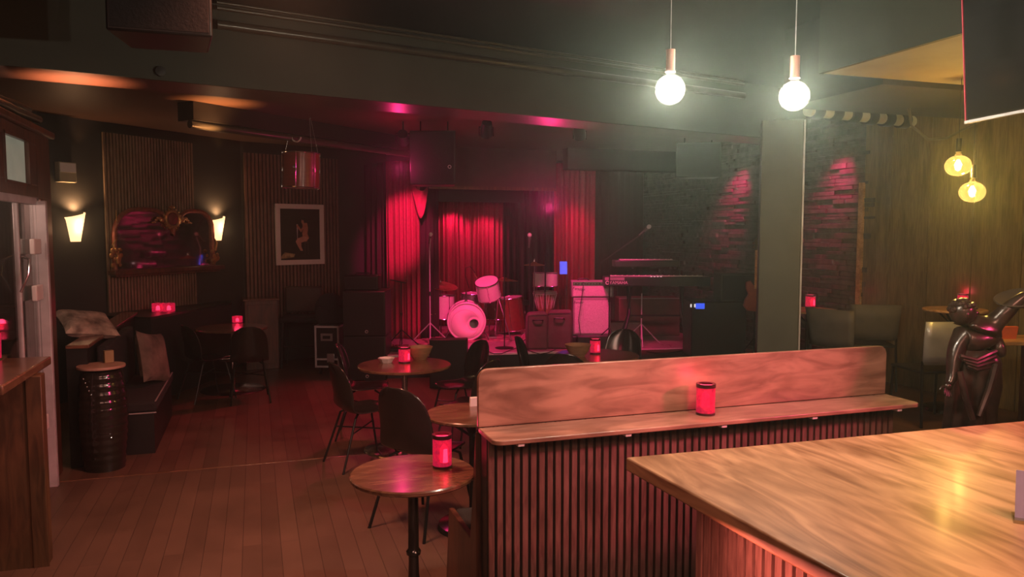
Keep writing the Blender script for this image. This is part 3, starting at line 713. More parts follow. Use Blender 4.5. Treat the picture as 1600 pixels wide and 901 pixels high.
def sconce(px, py, label, e):
    tt = onl(px, MA, MD); k = ray(px, py); d = MA[1] + MD[1] * tt; z = H + k[1] * d
    loc = wpt(MA, MD, tt, .0); t = thing('wall_sconce', label, 'wall lamp', (loc.x, loc.y, z), wrot(MD))
    vs = []; N = 10
    for (r, zz) in ((.055, -.16), (.075, -.05), (.10, .08), (.115, .14)):
        for j in range(N + 1):
            a = PI + PI * j / N; vs.append((r * math.cos(a), r * .9 * math.sin(a), zz + (.03 * math.cos(a) if zz > .1 else 0)))
    fs = [(i * (N + 1) + j, i * (N + 1) + j + 1, (i + 1) * (N + 1) + j + 1, (i + 1) * (N + 1) + j) for i in range(3) for j in range(N)]
    MB().add(vs, fs).build('shade', 'sconceg', t, solid=.004)
    MB().b2((-.05, -.012, -.14), (.05, -.0, .1)).build('back_plate', 'copper', t)
    l = bpy.data.lights.new('sconce_bulb', 'SPOT'); l.spot_size = math.radians(150); l.spot_blend = .9; l.energy = e; l.color = (1, .52, .24); l.shadow_soft_size = .03
    p = wpt(MA, MD, tt, .06); lo = bpy.data.objects.new('sconce_bulb', l); COL.objects.link(lo); lo.location = (p.x, p.y, z + .17)
    lo.rotation_euler = (math.radians(180), 0, 0)
    l2 = bpy.data.lights.new('sconce_glow', 'POINT'); l2.energy = e * .10; l2.color = (1, .55, .28); l2.shadow_soft_size = .05
    p = wpt(MA, MD, tt, .16); lo = bpy.data.objects.new('sconce_glow', l2); COL.objects.link(lo); lo.location = (p.x, p.y, z)
sconce(117, 355, 'frosted glass wall lamp left of the gilt mirror', 22)
sconce(339, 357, 'frosted glass wall lamp right of the gilt mirror', 16)
def picture():
    ta = onl(428, PA, PD); tb = onl(503, PA, PD); w = tb - ta; tm = (ta + tb) / 2; d = PA[1] + PD[1] * tm
    za = H + ray(465, 413)[1] * d; zb = H + ray(465, 319)[1] * d; loc = wpt(PA, PD, ta, .04)
    t = thing('framed_photograph', 'white-framed photograph of a seated singer on the slatted wall', 'picture', (loc.x, loc.y, za), wrot(PD)); h = zb - za; f = .07
    MB().b2((0, -.03, 0), (w, 0, f)).b2((0, -.03, h - f), (w, 0, h)).b2((0, -.03, f), (f, 0, h - f)).b2((w - f, -.03, f), (w, 0, h - f)).build('frame', 'white', t, bevel=.003)
    pr = MB().b2((f - .005, -.016, f - .005), (w - f + .005, -.006, h - f + .005)).build('print', 'pic', t)
    RX = Matrix.Rotation(PI / 2, 4, 'X')
    # silhouette of a singer on a stool, holding a microphone
    def s(u, v): return (f + (w - 2 * f) * u, f + (h - 2 * f) * v)
    def poly(pts, m, nm, k): MB().prism([s(*p) for p in pts], .017, .0175 + k * .0004, RX).build(nm, m, pr, smooth=False)
    poly([(.56, .70), (.62, .74), (.68, .72), (.70, .62), (.68, .52), (.70, .47), (.72, .44), (.66, .36), (.58, .36), (.56, .46), (.55, .52), (.57, .60)], 'skin', 'figure_torso', 1)
    poly([(.56, .46), (.66, .46), (.72, .42), (.60, .36), (.52, .34), (.52, .26), (.56, .18), (.50, .18), (.44, .26), (.38, .36), (.42, .42)], mat('print_warm', (.52, .27, .20), .5), 'figure_legs', 2)
    poly([(.58, .62), (.52, .54), (.42, .64), (.40, .68), (.44, .69), (.52, .60), (.58, .67)], 'skin', 'figure_arm', 3)
    poly([(.53, .74), (.56, .70), (.60, .71), (.61, .78), (.58, .81), (.54, .79)], 'skin', 'figure_face', 2)
    poly([(.55, .81), (.61, .83), (.65, .78), (.63, .72), (.60, .73), (.59, .78), (.55, .78)], 'hairp', 'figure_hair', 3)
    poly([(.41, .70), (.44, .70), (.43, .40), (.42, .40)], 'alu', 'microphone_stand', 1)
    poly([(.60, .36), (.70, .36), (.71, .10), (.69, .10), (.68, .33), (.63, .33), (.62, .10), (.60, .10)], mat('print_dark_grey', (.06, .045, .04), .5), 'stool', 1)
    poly([(0, .06), (.10, .16), (.20, .14), (.36, .12), (.34, .06), (.16, .04), (.02, .03)], 'printl', 'stage_light_patch', 1)
    text('Live', .07, 'printl', pr, (s(.18, .17)[0], -.0172, s(.18, .17)[1]), (PI / 2, 0, 0), 'scribble', .0003, .3).hide_render = False
picture()
bpy.data.objects.remove([o for o in bpy.data.objects if o.name == 'scribble'][0], do_unlink=True)
# ------------------------------------------------------------------ drums
def lugs(R, z0, z1, n=8):
    m = MB()
    for k in range(n):
        a = 2 * PI * (k + .5) / n; x, y = (R + .012) * math.cos(a), (R + .012) * math.sin(a)
        m.cyl((x, y, z0 - .01), (x, y, z1 + .01), .004, n=6); m.box((x, y, (z0 + z1) / 2), (.014, .014, .035), a)
        m.box((x, y, z1 - .005), (.012, .012, .024), a); m.box((x, y, z0 + .005), (.012, .012, .024), a)
    return m
def drum(name, label, loc, rot, R, L, shell, head='drumh', cat='drum', n=8, legs=False, stand=None, group=None):
    t = thing(name, label, cat, loc, 0, group); t.rotation_euler = rot
    MB().lathe([(R - .006, 0), (R, 0), (R, L), (R - .006, L)], 40).build('shell', shell, t)
    MB().lathe([(.001, L - .004), (R - .004, L - .004), (R - .004, L + .004), (.001, L + .004)], 40).build('batter_head', head, t)
    MB().lathe([(.001, -.004), (R - .004, -.004), (R - .004, .004), (.001, .004)], 40).build('resonant_head', head, t)
    MB().ring((0, 0, L + .002), R + .006, .008, 40).build('hoop', 'chrome', t); MB().ring((0, 0, -.002), R + .006, .008, 40).build('hoop', 'chrome', t)
    lugs(R, 0, L, n).build('lugs', 'chrome', t)
    if legs:
        for k in range(3):
            a = 2 * PI * k / 3 + .5; x, y = (R + .02) * math.cos(a), (R + .02) * math.sin(a)
            MB().tube([(x, y, L * .5), (x * 1.02, y * 1.02, -.25), (x * 1.1, y * 1.1, -(loc[2] - .3) + .001)], .007).build('leg', 'chrome', t)
    return t
ZS = .3
# bass drum, head faces the camera
kc = P(729, 501, 11.3)
KR = .272
t = thing('bass_drum', 'large bass drum with a pale head and off-centre hole on the stage', 'drum', (kc.x, kc.y, ZS + KR + .012)); t.rotation_euler = (PI / 2, 0, RC + .08)
MB().lathe([(KR - .01, -.40), (KR, -.40), (KR, 0), (KR - .01, 0)], 56).build('shell', 'drumw', t)
hv = MB()
# head with hole
N = 56; hx, hy, hr = .11, -.03, .068
vs = []; fs = []
for i in range(N):
    a = 2 * PI * i / N; vs.append(((KR - .004) * math.cos(a), (KR - .004) * math.sin(a), -.008)); vs.append((hx + hr * math.cos(a), hy + hr * math.sin(a), -.004))
for i in range(N): j = (i + 1) % N; fs.append((2 * i, 2 * j, 2 * j + 1, 2 * i + 1))
MB().add(vs, fs).build('front_head', 'drumh', t, solid=.002)
MB().lathe([(.001, -.396), (KR - .006, -.396), (KR - .006, -.39), (.001, -.39)], 40).build('batter_head', 'drumh', t)
MB().ring((hx, hy, -.002), hr + .018, .0015, 40, 6).ring((-.02, -.03, -.003), .205, .0014, 48, 6).build('port_ring', mat('grey_line', (.35, .25, .25), .5), t)
MB().lathe([(hr, -.003), (hr + .032, -.002), (hr + .032, .001), (hr, .001)], 40, (hx, hy, 0)).build('port_trim', 'white', t)
MB().ring((0, 0, .0), KR + .004, .014, 56).build('hoop', 'drumw', t); MB().ring((0, 0, -.40), KR + .004, .014, 56).build('hoop', 'drumw', t)
lg = lugs(KR, -.38, -.02, 10); lg.build('lugs', 'chrome', t)
for s_ in (-1, 1): MB().tube([(s_ * KR * .9, -.1, -.08), (s_ * (KR + .06), -KR - .008, .04)], .008).build('spur', 'chrome', t)
MB().cyl((0, KR, -.18), (0, KR + .16, -.18), .012).box((0, KR + .01, -.18), (.05, .03, .05)).build('tom_mount', 'chrome', t)
def zat(py, d): return H + ray(800, py)[1] * d
drum('rack_tom', 'pale rack tom tilted above the bass drum', P(765, 463, 11.5), (.42, -.18, RC), .175, .26, 'drumw', n=6)
drum('floor_tom', 'pale drum standing behind the left of the bass drum', P(693, 497, 11.95), (0, 0, .3), .17, .36, 'drumw', legs=True, n=6)
drum('floor_tom', 'dark red floor tom between the bass drum and the drum stool', P(777, 497, 12.0), (0, 0, .7), .19, .32, 'drumd', legs=True)
drum('floor_tom', 'large dark tom leaning at the right end of the drum kit', P(801, 514, 12.0), (0, -.12, 0), .21, .5, 'drumd')
drum('snare_drum', 'small snare drum behind the top of the bass drum', P(737, 470, 12.1), (.05, 0, 0), .165, .12, 'steel', n=6)
# snare stand omitted from view behind the bass drum: three-leg stand
def tripod(t, h, r=.25, z0=.0, m='chrome', rot=.3):
    MB().cyl((0, 0, .08), (0, 0, h), .009, n=10).build('pole', m, t)
    for k in range(3):
        a = 2 * PI * k / 3 + rot; MB().tube([(0, 0, .30), (r * .9 * math.cos(a), r * .9 * math.sin(a), .03), (r * math.cos(a), r * math.sin(a), .008)], .008).build('leg', m, t)
t = thing('drum_stand', 'chrome stand under the snare drum behind the bass drum', 'stand', (*P(737, 470, 12.1).xy, ZS)); tripod(t, P(737, 470, 12.1).z - ZS - .01)
t = thing('drum_stool', 'round black drum stool right of the drum kit', 'stool', (*G(812, 12.1).xy, ZS)); tripod(t, .46, .25)
MB().lathe([(.001, .46), (.15, .46), (.165, .49), (.16, .53), (.001, .545)], 28).build('seat', 'black', t)
def cymbal_stand(px, pyc, d, R, label, tilt=(0, 0), m='chrome', pole=None, cm='brass'):
    g = G(px, d, ZS); zc = zat(pyc, d) - ZS
    t = thing('cymbal_stand', label, 'cymbal', g); tripod(t, zc + .03, .26, m=m)
    c = MB().lathe([(.004, .032), (.03, .028), (.05, .010), (R * .6, .0), (R, -.018), (R, -.021), (R * .6, -.003), (.05, .007), (.004, .028)], 44).build('cymbal', cm, t)
    c.location = (0, 0, zc); c.rotation_euler = (*tilt, 0)
    MB().lathe([(.001, .0), (.014, 0), (.012, .04), (.001, .045)], 12, (0, 0, zc + .03)).build('wing_nut', m, t); return t
cymbal_stand(688, 444, 11.9, .27, 'wide ride cymbal on the left of the drum kit', (.22, .10))
cymbal_stand(788, 436, 12.0, .22, 'dark crash cymbal on the right of the drum kit', (.0, .05), cm='brass')
cymbal_stand(835, 412, 11.2, .155, 'small cymbal on a pale stand before the percussion', (.02, 0))
cymbal_stand(668, 487, 11.7, .13, 'low hi-hat stand left of the bass drum', (.1, 0), m='chrome')
# kick-pedal and hardware bits
t = thing('drum_pedal', 'chrome pedal and hardware on the rug right of the bass drum', 'drum pedal', (*G(770, 11.6).xy, ZS + .013), RC)
MB().box((0, 0, .015), (.12, .3, .02)).build('base_plate', 'steel', t); MB().box((0, .02, .05), (.09, .26, .012), rx=.25).build('footboard', 'chrome', t)
MB().tube([(-.06, .12, .03), (-.06, .14, .22), (.06, .14, .22), (.06, .12, .03)], .009).build('arch', 'chrome', t)
t = thing('stick_rack', 'bright chrome leg stand leaning right of the drum kit', 'stand', (*G(793, 11.3).xy, ZS + .013))
MB().cyl((*(C2W(-.14, .1, .62)),), (*(C2W(.06, -.1, .0)),), .011).build('pole', 'chrome', t)
MB().cyl((*(C2W(-.14, .1, .62)),), (*(C2W(-.2, .45, .0)),), .009).build('leg', 'chrome', t)
# rug
c = G(742, 11.9); o = MB().b2((-1.05, -.75, 0), (.95, .85, .012)).build('rug', 'rug', bevel=.003); o.location = (c.x, c.y, ZS); o.rotation_euler = (0, 0, .03); tag(o, 'patterned rug under the drum kit', 'rug')
# percussion: bongo pair on a stand, djembe
t = thing('bongo_drums', 'pair of small pale drums on a stand right of the drum kit', 'drum', (*G(852, 11.6).xy, ZS), RC)
zb = zat(447, 11.6) - ZS
for sx, R in ((-.095, .088), (.10, .09)):
    s = MB().lathe([(R * .95, 0), (R, .02), (R, .19), (R * .97, .2)], 28, (sx, 0, zb)).build('shell', 'drumw', t)
    MB().lathe([(.001, .2), (R, .2), (R, .206), (.001, .206)], 28, (sx, 0, zb)).build('head', 'drumh', t)
    MB().ring((sx, 0, zb + .2), R + .004, .007, 28).ring((sx, 0, zb), R + .002, .007, 28).build('hoop', 'chrome', t)
tripod(t, zb + .1, .3)
t = thing('djembe', 'rope-tuned pale djembe below the pair of small drums', 'drum', (*G(852, 11.9).xy, ZS)); zd = zat(455, 11.9) - ZS
MB().lathe([(.11, 0), (.12, .02), (.085, .22), (.08, .32), (.13, .42), (.175, zd - .05), (.17, zd - .01), (.165, zd)], 32).build('body', 'bowl', t)
MB().lathe([(.001, zd - .003), (.17, zd - .003), (.17, zd + .004), (.001, zd + .004)], 32).build('head', 'drumh', t)
MB().ring((0, 0, zd - .03), .182, .012, 32).ring((0, 0, zd - .005), .175, .01, 32).build('ring', 'drumh', t)
rp = MB()
for k in range(24):
    a = k * 2 * PI / 24; a2 = a + (.1 if k % 2 else -.1); rp.cyl((.187 * math.cos(a), .187 * math.sin(a), zd - .03), (.125 * math.cos(a2), .125 * math.sin(a2), .42), .005, n=6)
rp.build('ropes', 'drumh', t)
# ------------------------------------------------------------------ microphones and stands
def mic(loc, dirv, label):
    t = thing('microphone', label, 'microphone', loc); q = Vector(dirv).to_track_quat('Z', 'Y'); t.rotation_mode = 'QUATERNION'; t.rotation_quaternion = q
    MB().ball((0, 0, .0), .030, (1, 1, 1.05), 14).build('grille', mat('mic_grille', (.9, .86, .86), .5, .1), t)
    MB().lathe([(.001, -.18), (.011, -.18), (.013, -.10), (.022, -.03), (.001, -.02)], 14).build('handle', 'tolex' and mat('mic_body', (.16, .15, .15), .4, .3), t)
def mic_stand(px, ptop, d, label, base='round', boom=None, m='blackm', group='black microphone stands on the stage', zf=ZS):
    g = G(px, d, zf); t = thing('microphone_stand', label, 'microphone stand', g, 0, group); h = zat(ptop, d) - zf
    if base == 'round': MB().lathe([(.001, 0), (.125, 0), (.13, .012), (.02, .03), (.001, .03)], 28).build('base', m, t); MB().cyl((0, 0, .03), (0, 0, h), .009, n=10).build('pole', m, t)
    else: tripod(t, h, .32, m=m, rot=base if not isinstance(base, str) else .3)
    MB().lathe([(.001, h * .52), (.016, h * .52), (.016, h * .56), (.001, h * .57)], 10).build('clutch', 'blackm', t)
    if boom:
        a, b = [Vector(P(*q)) - g for q in boom]; MB().cyl(a, b, .008, n=8).build('boom', m, t)
    return t
mic_stand(671, 392, 11.0, 'stand with a pale taped top beside the left curtain', 'tri', boom=((671, 392, 11.0), (673, 372, 10.95)), m='alu')
mic(P(673, 366, 10.95), (P(673, 366, 10.95) - P(669, 385, 11.1)), 'microphone beside the left red curtain')
mic_stand(828, 385, 10.75, 'tall microphone stand in front of the percussion', 'round')
mic(P(827.5, 367, 10.7), Vector((0, -.15, 1)), 'microphone in front of the percussion at centre stage')
mic_stand(788, 414, 10.55, 'bare black microphone stand with no microphone at the front of the stage', 'round')
mic_stand(953, 402, 10.42, 'boom microphone stand in front of the guitar amplifier', .5, boom=((938, 411, 10.5), (1008, 362, 10.3)))
mic(P(1014, 354, 10.28), P(1020, 350, 10.25) - P(1004, 364, 10.33), 'microphone on the long diagonal boom right of the amplifier')
mic_stand(852, 384, 11.3, 'tall thin boom stand reaching above the percussion', .9, boom=((858, 388, 11.3), (840, 335, 11.5)))
mic_stand(626, 440, 10.25, 'low boom stand at the far left of the stage before the curtain', .2, boom=((610, 437, 10.3), (634, 442, 10.1)))
mic_stand(1004, 458, 10.9, 'pink-lit stand with spread legs under the keyboards', .1, m='alu')
t = thing('drum_microphone', 'small microphone on a curved gooseneck above the bass drum', 'microphone', P(733, 450, 11.6))
c0 = P(733, 450, 11.6); MB().tube([P(x, y, 11.6) - c0 for x, y in ((733, 450), (727, 430), (728, 418), (735, 416), (741, 424), (747, 438))], .006).build('gooseneck', 'blackm', t)
a_ = P(741, 428, 11.6) - c0; b_ = P(748, 440, 11.6) - c0; MB().cyl(a_, b_, .016).build('capsule', 'drumd', t)
# tablet on a stand (blue glow)
t = thing('tablet_stand', 'stand holding a blue-lit tablet before the right red curtain', 'tablet stand', (*G(886, 11.6).xy, ZS)); tripod(t, zat(412, 11.6) - ZS, .3)
zz = zat(418, 11.6) - ZS
s = MB().prism([(-.06, -.08), (.05, -.02), (.05, -.12) , (.05, .10), (-.06, .08)], 0, .008, Matrix.Translation(C2W(-.06, -.06, zz)) @ Matrix.Rotation(RC, 4, 'Z') @ Matrix.Rotation(PI / 2, 4, 'X'))
s = MB().box(C2W(-.055, -.05, zz), (.11, .01, .19), RC, rx=-.15).build('tablet', 'blue', t)
MB().box(C2W(-.055, -.042, zz), (.125, .01, .205), RC, rx=-.15).build('tablet_case', 'black', t)
# ------------------------------------------------------------------ amplifiers and cases
def box_thing(name, label, cat, px, d, zf, w, dp, h, m, rz=RC, bevel=.015, rx=0):
    t = thing(name, label, cat, G(px, d, zf), rz); MB().b2((-w / 2, -dp / 2, 0), (w / 2, dp / 2, h)).build('cabinet', m, t, bevel=bevel); return t
t = box_thing('equipment_case', 'low black case under the guitar amplifier', 'case', 915, 10.95, ZS, .62, .34, .14, 'black')
t = box_thing('speaker_cabinet', 'tall guitar speaker cabinet with silver grille cloth', 'speaker', 924, 11.0, ZS + .142, .53, .30, .535, 'tolex')
MB().b2((-.24, -.157, .03), (.24, -.15, .50)).build('grille_cloth', 'grille', t); MB().ring((0, 0, 0), .01, .002, 4)
text('Fender', .05, 'black', t, (-.19, -.158, .47), (PI / 2, 0, 0), shear=.3)
t = box_thing('amplifier', 'pale guitar amplifier head on the tall speaker cabinet', 'amplifier', 925, 11.0, ZS + .68, .60, .27, .235, 'tolex')
MB().b2((-.275, -.142, .02), (.275, -.135, .165)).build('grille_cloth', 'grille', t)
MB().b2((-.28, -.145, .172), (.28, -.135, .222)).build('control_panel', 'chrome', t)
kn = MB()
for k in range(11): kn.cyl((-.24 + k * .042, -.145, .197), (-.24 + k * .042, -.16, .197), .010, n=12)
kn.build('knobs', 'black', t)
text('Fender', .062, 'black', t, (-.20, -.143, .12), (PI / 2, .15, 0), shear=.3)
MB().tube([(-.2, 0, .235), (-.18, 0, .26), (-.06, 0, .26), (-.04, 0, .235)], .008).build('handle', 'black', t)
cb = MB().tube([P(912, 441, 10.8), P(908, 470, 10.72), P(904, 500, 10.7), P(909, 535, 10.6), P(920, 541, 10.5)], .006).build('cable', 'black'); tag(cb, 'black cable hanging down the front of the guitar amplifier', 'cable')
# soft cases
def gig_bag(px, d, w, h, label, rz):
    t = thing('gig_bag', label, 'bag', G(px, d, ZS), rz, 'dark cases standing at the front of the stage')
    vs = [(-w / 2, 0), (w / 2, 0), (w / 2 * .98, h * .8), (w / 2 * .85, h), (-w / 2 * .8, h * .98), (-w / 2, h * .85)]
    MB().prism(vs, -.09, .09, Matrix.Rotation(PI / 2, 4, 'X')).build('body', mat('dark_nylon', (.10, .055, .055), .8, scale=12, bump=.3), t, bevel=.03)
    MB().tube([(-.07, -.10, h * .78), (-.05, -.14, h * .8), (.05, -.14, h * .8), (.07, -.10, h * .78)], .010).build('handle', 'black', t)
    MB().tube([(-w / 2 * .9, -.093, .05), (-w / 2 * .85, -.093, h * .9), (w / 2 * .85, -.093, h * .92)], .004).build('zip', 'black', t)
gig_bag(839, 10.5, .30, .52, 'left of the two dark soft cases before the percussion', RC + .1)
gig_bag(875, 10.55, .36, .54, 'right of the two dark soft cases before the percussion', RC - .1)
# keyboards
def keyboard(px0, px1, py, d, label, h, extra=False, rz=RC):
    c = (P(px0, py, d) + P(px1, py, d)) / 2; w = (P(px0, py, d) - P(px1, py, d)).length
    t = thing('keyboard', label, 'keyboard', c, rz)
    MB().b2((-w / 2, -.15, 0), (w / 2, .15, h)).build('body', 'black', t, bevel=.01)
    k = MB(); n = int((w - .16) / .0235)
    for i in range(n): x = -w / 2 + .1 + i * .0235; k.b2((x, .0, h), (x + .021, .145, h + .012))
    k.build('white_keys', 'white', t)
    k = MB()
    for i in range(n):
        if i % 7 not in (2, 6): x = -w / 2 + .116 + i * .0235; k.b2((x, .0, h + .012), (x + .012, .09, h + .022))
    k.build('black_keys', 'black', t)
    return t, w, c
t, w, kc1 = keyboard(943, 1106, 446, 10.75, 'lower long black keyboard with a pink-lit end', .13)
text('YAMAHA', .062, 'white', t, (-w / 2 + .19, -.152, .05), (PI / 2, 0, 0)); MB().ring((0, 0, 0), .022, .005, 20, 6, Matrix.Translation((-w / 2 + .035, -.153, .05)) @ Matrix.Rotation(PI / 2, 4, 'X')).build('round_badge', 'white', t)
MB().b2((-w / 2, -.153, .085), (-w / 2 + .27, -.15, .125)).build('end_plate', 'tolex', t)
for k in range(4): MB().b2((-.1 + .045 * k, -.155, .13), (-.08 + .045 * k, -.14, .137)).build('indicator', 'ledw', t)
t2, w2, kc2 = keyboard(958, 1058, 416, 10.95, 'upper shorter keyboard above the long black keyboard', .09)
t = thing('keyboard_stand', 'black folding stand carrying the two keyboards', 'keyboard stand', (kc1.x, kc1.y, ZS), RC); hh = kc1.z - ZS
for sx in (-1, 1):
    MB().tube([(sx * .50, -.16, 0), (sx * .36, .0, hh * .55), (sx * .38, .12, hh - .005)], .022).build('leg', 'blackm', t)
    MB().tube([(sx * .50, .25, 0), (sx * .38, .05, hh * .5), (sx * .36, -.10, hh - .005)], .017).build('leg', 'blackm', t)
    MB().tube([(sx * .38, .17, hh - .06), (sx * .38, .24, hh + .2), (sx * .30, .2, kc2.z - ZS - .02), (sx * .30, .0, kc2.z - ZS - .015)], .013).build('upper_arm', 'blackm', t)
MB().tube([(-.4, .05, hh * .5), (.4, .05, hh * .5)], .013).build('crossbar', 'blackm', t)
# wedge monitors
def wedge(px, d, zf, w, h, dp, m, label, rz=RC):
    t = thing('stage_monitor', label, 'stage monitor', G(px, d, zf), rz)
    RX = Matrix(((0, 0, 1, -w / 2), (1, 0, 0, 0), (0, 1, 0, 0), (0, 0, 0, 1)))
    MB().prism([(-dp / 2, 0), (dp / 2, 0), (dp / 2, h * .45), (dp * .05, h), (-dp / 2, h)], 0, w, RX).build('cabinet', m, t, bevel=.01)
    g_ = MB().b2((-w / 2 + .03, -dp / 2 - .006, .03), (w / 2 - .03, -dp / 2, h - .03)).build('panel', m, t); return t
wedge(701, 9.45, 0, .46, .60, .36, 'black', 'tall black monitor box in front of the stage edge')
wedge(973, 11.45, ZS, .50, .28, .36, mat('grey_red_box', (.22, .15, .15), .6), 'pink-lit stage monitor under the keyboards')
wedge(926, 10.45, ZS, .42, .20, .3, 'black', 'low black monitor at the stage edge behind the right bowl', RC)
# backline on the right of the stage
t = box_thing('road_case', 'long dark case with a pink-lit top edge behind the keyboards', 'case', 1012, 12.1, ZS, .95, .5, .58, mat('maroon_box', (.12, .045, .045), .7)); MB().b2((-.47, -.26, .575), (.47, -.24, .592)).build('edge_strip', 'tolex', t)
t = box_thing('mixing_rack', 'dark equipment rack with a blue display behind the keyboards', 'rack', 1118, 10.0, ZS, .70, .5, .72, 'black')
MB().b2((-.30, -.262, .63), (-.19, -.25, .70)).build('blue_display', 'blue', t)
for k in range(2): MB().b2((-.40 + .05 * k + .03, -.262, .65), (-.39 + .05 * k + .035, -.25, .69)).build('indicator', 'ledw', t)
t = box_thing('bass_amplifier', 'dark square amplifier standing on the rack left of the pillar', 'amplifier', 1150, 9.95, ZS + .722, .47, .36, .35, mat('dark_grey_box', (.045, .045, .042), .7))
MB().b2((-.21, -.19, .02), (.21, -.18, .33)).build('grille', 'fabric', t)
# guitar in front of the pillar side
def guitar(px, py0, py1, d):
    a = P(px, py0, d); c = P(px, py1, d); h = a.z - c.z
    t = thing('bass_guitar', 'bass guitar with a pale neck upright beside the pillar', 'guitar', c, RC)
    body = [(0.0, .0), (.10, .01), (.15, .07), (.13, .15), (.09, .20), (.12, .29), (.10, .36), (.06, .36), (.03, .32), (-.03, .32), (-.07, .38), (-.12, .36), (-.12, .28), (-.09, .21), (-.13, .15), (-.15, .07), (-.10, .01)]
    RX = Matrix.Rotation(PI / 2, 4, 'X')
    MB().prism(body, 0, .045, RX).build('body', 'drumwood', t, bevel=.008)
    MB().b2((-.022, -.055, .28), (.022, -.035, h - .16)).build('neck', 'lightwood', t)
    MB().prism([(-.025, h - .16), (.025, h - .16), (.04, h - .02), (0, h), (-.04, h - .04)], .03, .05, RX).build('headstock', 'black', t)
    for k in range(2):
        for s in (-1, 1): MB().cyl((s * .03, -.04, h - .12 + k * .05), (s * .055, -.04, h - .12 + k * .05), .008, n=8).build('tuning_peg', 'chrome', t)
guitar(1179, 370, 486, 9.4)
t = thing('instrument_stand', 'low black stand under the upright bass guitar', 'stand', (*P(1179, 486, 9.4).xy, ZS)); tripod(t, P(1179, 486, 9.4).z - ZS - .003, .22, m='blackm')
# effects pedals and cables at the left stage edge
t = thing('effects_pedal', 'dark pedal board at the left edge of the stage', 'pedal board', G(620, 10.35, ZS), RC); MB().b2((-.16, -.1, 0), (.16, .1, .05)).build('board', 'black', t, bevel=.008)
for k in range(3): MB().b2((-.14 + k * .1, -.07, .05), (-.06 + k * .1, .06, .075)).build('pedal', 'drumd', t, bevel=.005)
pts = [P(760 + k * 12, 548 + 5 * math.sin(k * 1.1), z=.312) for k in range(10)]
tag(MB().tube(pts, .006).build('cable', 'black'), 'black cable curling along the stage edge below the drum kit', 'cable')
pts = [P(1010 + k * 14, 549 + 3 * math.sin(k * .9), z=.312) for k in range(10)]
tag(MB().tube(pts, .006).build('cable', 'black'), 'black cable on the stage floor below the keyboards', 'cable')
# ------------------------------------------------------------------ subs, flight case, bag, chair
def sub(zf, label):
    t = thing('subwoofer', label, 'speaker', G(573, 10.05, zf), RC + .03, 'black subwoofers stacked left of the stage')
    MB().b2((-.27, -.3, 0), (.27, .3, .575)).build('cabinet', 'black', t, bevel=.012); MB().b2((-.25, -.306, .02), (.25, -.30, .555)).build('grille', 'fabric', t)
    MB().ring((0, 0, 0), .017, .004, 20, 6, Matrix.Translation((.03, -.31, .06)) @ Matrix.Rotation(PI / 2, 4, 'X')).build('round_badge', 'alu', t)
sub(0, 'lower black subwoofer of the stack left of the stage'); sub(.577, 'upper black subwoofer of the stack left of the stage')
t = box_thing('amplifier', 'black amplifier with red-lit top on the subwoofer stack', 'amplifier', 566, 10.05, 1.155, .44, .3, .19, 'black', RC + .03); MB().b2((-.2, -.156, .03), (.2, -.15, .16)).build('front_panel', 'fabric', t); MB().tube([(-.1, 0, .19), (-.08, 0, .215), (.08, 0, .215), (.1, 0, .19)], .008).build('handle', 'black', t)
t = thing('flight_case', 'black flight case with silver edges and a recessed handle', 'flight case', G(516, 10.4, 0), RC - .05)
w, h, dp = .33, .56, .5; z0 = .10
MB().b2((-w / 2 + .006, -dp / 2 + .006, z0), (w / 2 - .006, dp / 2, z0 + h)).build('body', 'black', t)
e = MB(); r = .026
for x in (-w / 2, w / 2 - r): e.b2((x, -dp / 2, z0), (x + r, -dp / 2 + r, z0 + h)); e.b2((x, dp / 2 - r, z0), (x + r, dp / 2, z0 + h))
for z in (z0, z0 + .1, z0 + h - r): e.b2((-w / 2, -dp / 2 - .002, z), (w / 2, -dp / 2 + r, z + r))
for x in (-w / 2, w / 2 - r): e.b2((x, -dp / 2, z0 + h - r), (x + r, dp / 2, z0 + h))
e.build('edging', 'alu', t, bevel=.003)
MB().b2((-.08, -dp / 2 - .006, z0 + .36), (.08, -dp / 2, z0 + .46)).build('handle_dish', 'steel', t); MB().b2((-.05, -dp / 2 - .016, z0 + .39), (.05, -dp / 2 - .006, z0 + .43)).build('handle', 'black', t)
MB().b2((-.0, -dp / 2 - .008, z0 + .07), (.10, -dp / 2, z0 + .19)).build('latch', 'steel', t, bevel=.004)
for sx in (-1, 1):
    for sy in (-1, 1): MB().cyl((sx * .11 - .015, sy * .18, .045), (sx * .11 + .015, sy * .18, .045), .045, n=18).b2((sx * .11 - .02, sy * .18 - .03, .07), (sx * .11 + .02, sy * .18 + .03, z0)).build('caster', 'blackm', t)
q = MB(); q.ball((0, 0, .20), .21, (1.0, .8, 1.05), 20); q.box((0, 0, .12), (.38, .32, .24)); 
o = q.build('bag', 'fabric', bevel=.04); o.location = G(514, 10.45, z0 + h + .001); tag(o, 'dark rounded bag piled on top of the flight case', 'bag')
t = thing('bar_chair', 'dark padded bar chair with a wide back left of the flight case', 'chair', G(468, 10.9, 0), RC + .1)
MB().b2((-.27, -.24, .64), (.27, .24, .72)).build('seat', 'fabric', t, bevel=.03); MB().b2((-.26, .19, .74), (.26, .26, 1.12)).build('backrest', mat('brown_pad', (.06, .04, .03), .6), t, bevel=.03)
for sx in (-1, 1):
    for sy in (-1, 1): MB().tube([(sx * .22, sy * .19, .65), (sx * .25, sy * .22, 0)], .018).build('leg', 'blackm', t)
MB().tube([(-.24, -.2, .3), (.24, -.2, .3)], .012).build('footrest', 'blackm', t)
for sx in (-1, 1): MB().tube([(sx * .2, .22, .68), (sx * .2, .23, .8)], .014).build('back_post', 'blackm', t)
